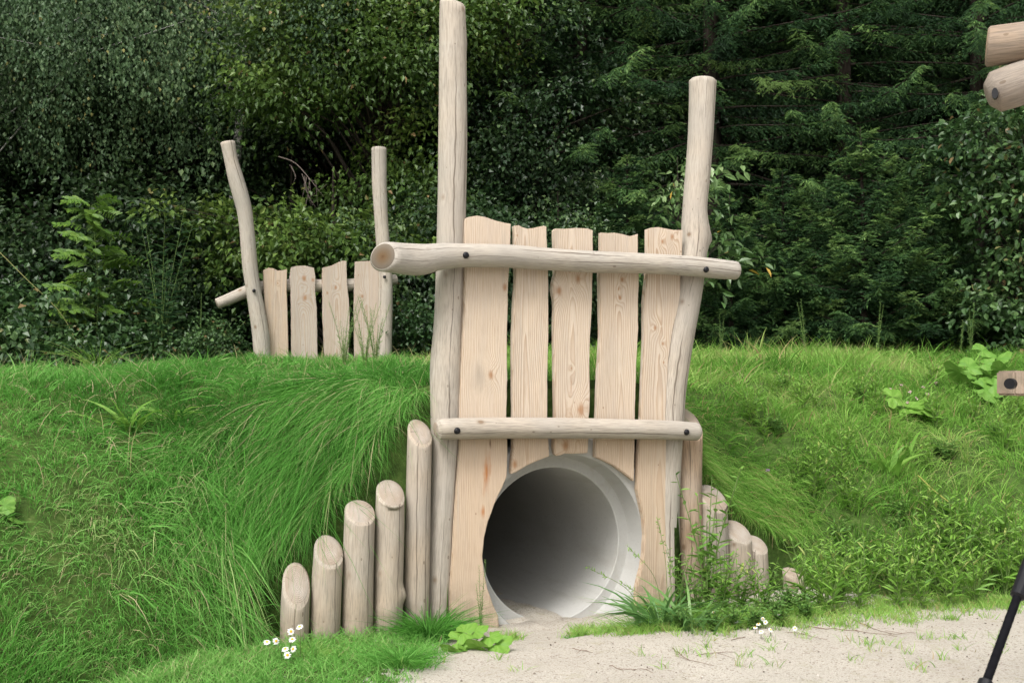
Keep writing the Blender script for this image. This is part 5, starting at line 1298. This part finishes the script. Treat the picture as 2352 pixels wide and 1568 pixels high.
def lobed_plant(name, px, py, leaves, me_, label, cat, sc=1.0):
    x, y = gpt(px, py); z = float(max(height(x, y), sand_z(np.array(x), np.array(y)))); o = empty(name, (x, y, z))
    for (lx, ly, ll, tilt, az) in leaves:
        q = at(lx, ly, y + ll) - np.array([x, y, z]); l_ = link('leaf', me_, o)
        l_.location = tuple(q); l_.rotation_euler = (tilt, RNG.uniform(-.25, .25), az); l_.scale = (sc * RNG.uniform(.75, 1.15),) * 3
        link('leaf_stalk', limbs_mesh('leaf_stalk', [(catmull(np.array([[0, 0, -.01], q * np.array([.4, .4, .9]), q]), 6), .003, .002)], 5), o, [M_STEM])
    return prop(o, label, cat)
lobed_plant('gourd_plant', 1080, 1490, [(1055, 1470, 0, .6, .5), (1090, 1450, .03, .5, -.6), (1075, 1495, -.04, .7, 1.6), (1125, 1462, 0, .5, -1.2), (1140, 1478, -.03, .6, -.3), (1050, 1498, -.05, .8, 2.4), (1105, 1485, -.05, .7, 3.0), (1065, 1452, .03, .5, 0)], LOB, 'gourd seedling with bright lobed leaves on the sand before the left plank', 'plant', .85)
lobed_plant('gourd_plant', 1000, 1420, [(998, 1378, 0, 1.0, .3), (1015, 1395, 0, .8, -.8)], LOB, 'lone bright lobed leaf above the dark grass tuft', 'plant', .95)
lobed_plant('butterbur', 2250, 900, [(2225, 842, 0, .7, .2), (2262, 835, 0, .7, -.4), (2240, 872, -.1, .8, .8), (2275, 862, -.1, .8, 1.5), (2290, 825, .1, .6, -1.0), (2205, 855, 0, .8, 2.1), (2255, 805, .1, .6, .4), (2300, 850, -.1, .8, 2.8), (2262, 892, -.2, .9, .1), (2283, 885, -.2, .9, -.6)], LOB2, 'large leaved butterbur clump near the right end of the crest', 'plant', 1.35)
lobed_plant('butterbur', 2085, 965, [(2050, 912, 0, .9, .2), (2085, 935, 0, .5, -.4), (2115, 942, -.05, .4, .9), (2140, 948, 0, .5, 2.0), (2105, 925, .1, .5, -1.2), (2065, 945, 0, .6, 1.4)], LOB, 'pale green broad leaves spread over the middle of the right slope', 'plant', 1.3)
tuft('dock', 2045, 1085, 16, .34, .040, .05, 'dock with long upright leaves on the right slope', S_LIME, .45, .1)
tuft('dock', 2085, 1045, 10, .30, .036, .05, 'smaller dock beside the long leaved dock', S_LIME, .5, .1)
lobed_plant('butterbur', 8, 1190, [(8, 1160, 0, .8, .3), (25, 1185, 0, .6, 1.4)], LOB2, 'broad leaved plant at the left edge of the mound', 'plant', .6)
# fallen yellow stem and twigs on the sand
M_YSTEM = plain('yellow_stem', (.22, .23, .05), .7)
def fallen(name, pts, r, mat, label, cat, lift=.01, group=None, side=0):
    P = [on_ground(*q) + np.array([0, 0, lift]) for q in pts]; c_ = P[0].copy(); rg = np.random.default_rng(int(pts[0][0])); P = catmull(np.array(P) - c_, 14)
    P[:, 2] += rg.normal(0, .002, len(P)); segs = [(P, r, r * .5)]
    for q in range(side):
        b = P[rg.integers(3, 12)]; segs.append((np.array([b, b + rg.normal(0, .05, 3) * np.array([1, 1, .2]) + np.array([0, 0, .006])]), r * .6, r * .3))
    o = link(name, limbs_mesh(name, segs, 5), None, [mat]); o.location = tuple(c_)
    prop(o, label, cat, group)
fallen('yellow_stem', [(2110, 1145), (2150, 1185), (2185, 1215), (2210, 1265)], .006, M_YSTEM, 'fallen yellow green stem lying down the right slope', 'stem', .16)
for q, sd_ in (([(1545, 1490), (1580, 1515), (1640, 1530)], 2), ([(1600, 1505), (1640, 1500), (1690, 1497)], 1), ([(1680, 1470), (1800, 1452), (1900, 1470)], 3), ([(1850, 1440), (1950, 1448), (2060, 1462)], 4), ([(1960, 1425), (2040, 1455), (2100, 1452)], 3), ([(1315, 1492), (1345, 1496), (1362, 1500)], 2), ([(1400, 1530), (1440, 1540), (1500, 1536)], 1)):
    fallen('twig', q, .0019, M_DRY, 'thin brown twig lying on the sand before the right palisade and pipe', 'twig', .004, 'twigs on the sand', sd_)
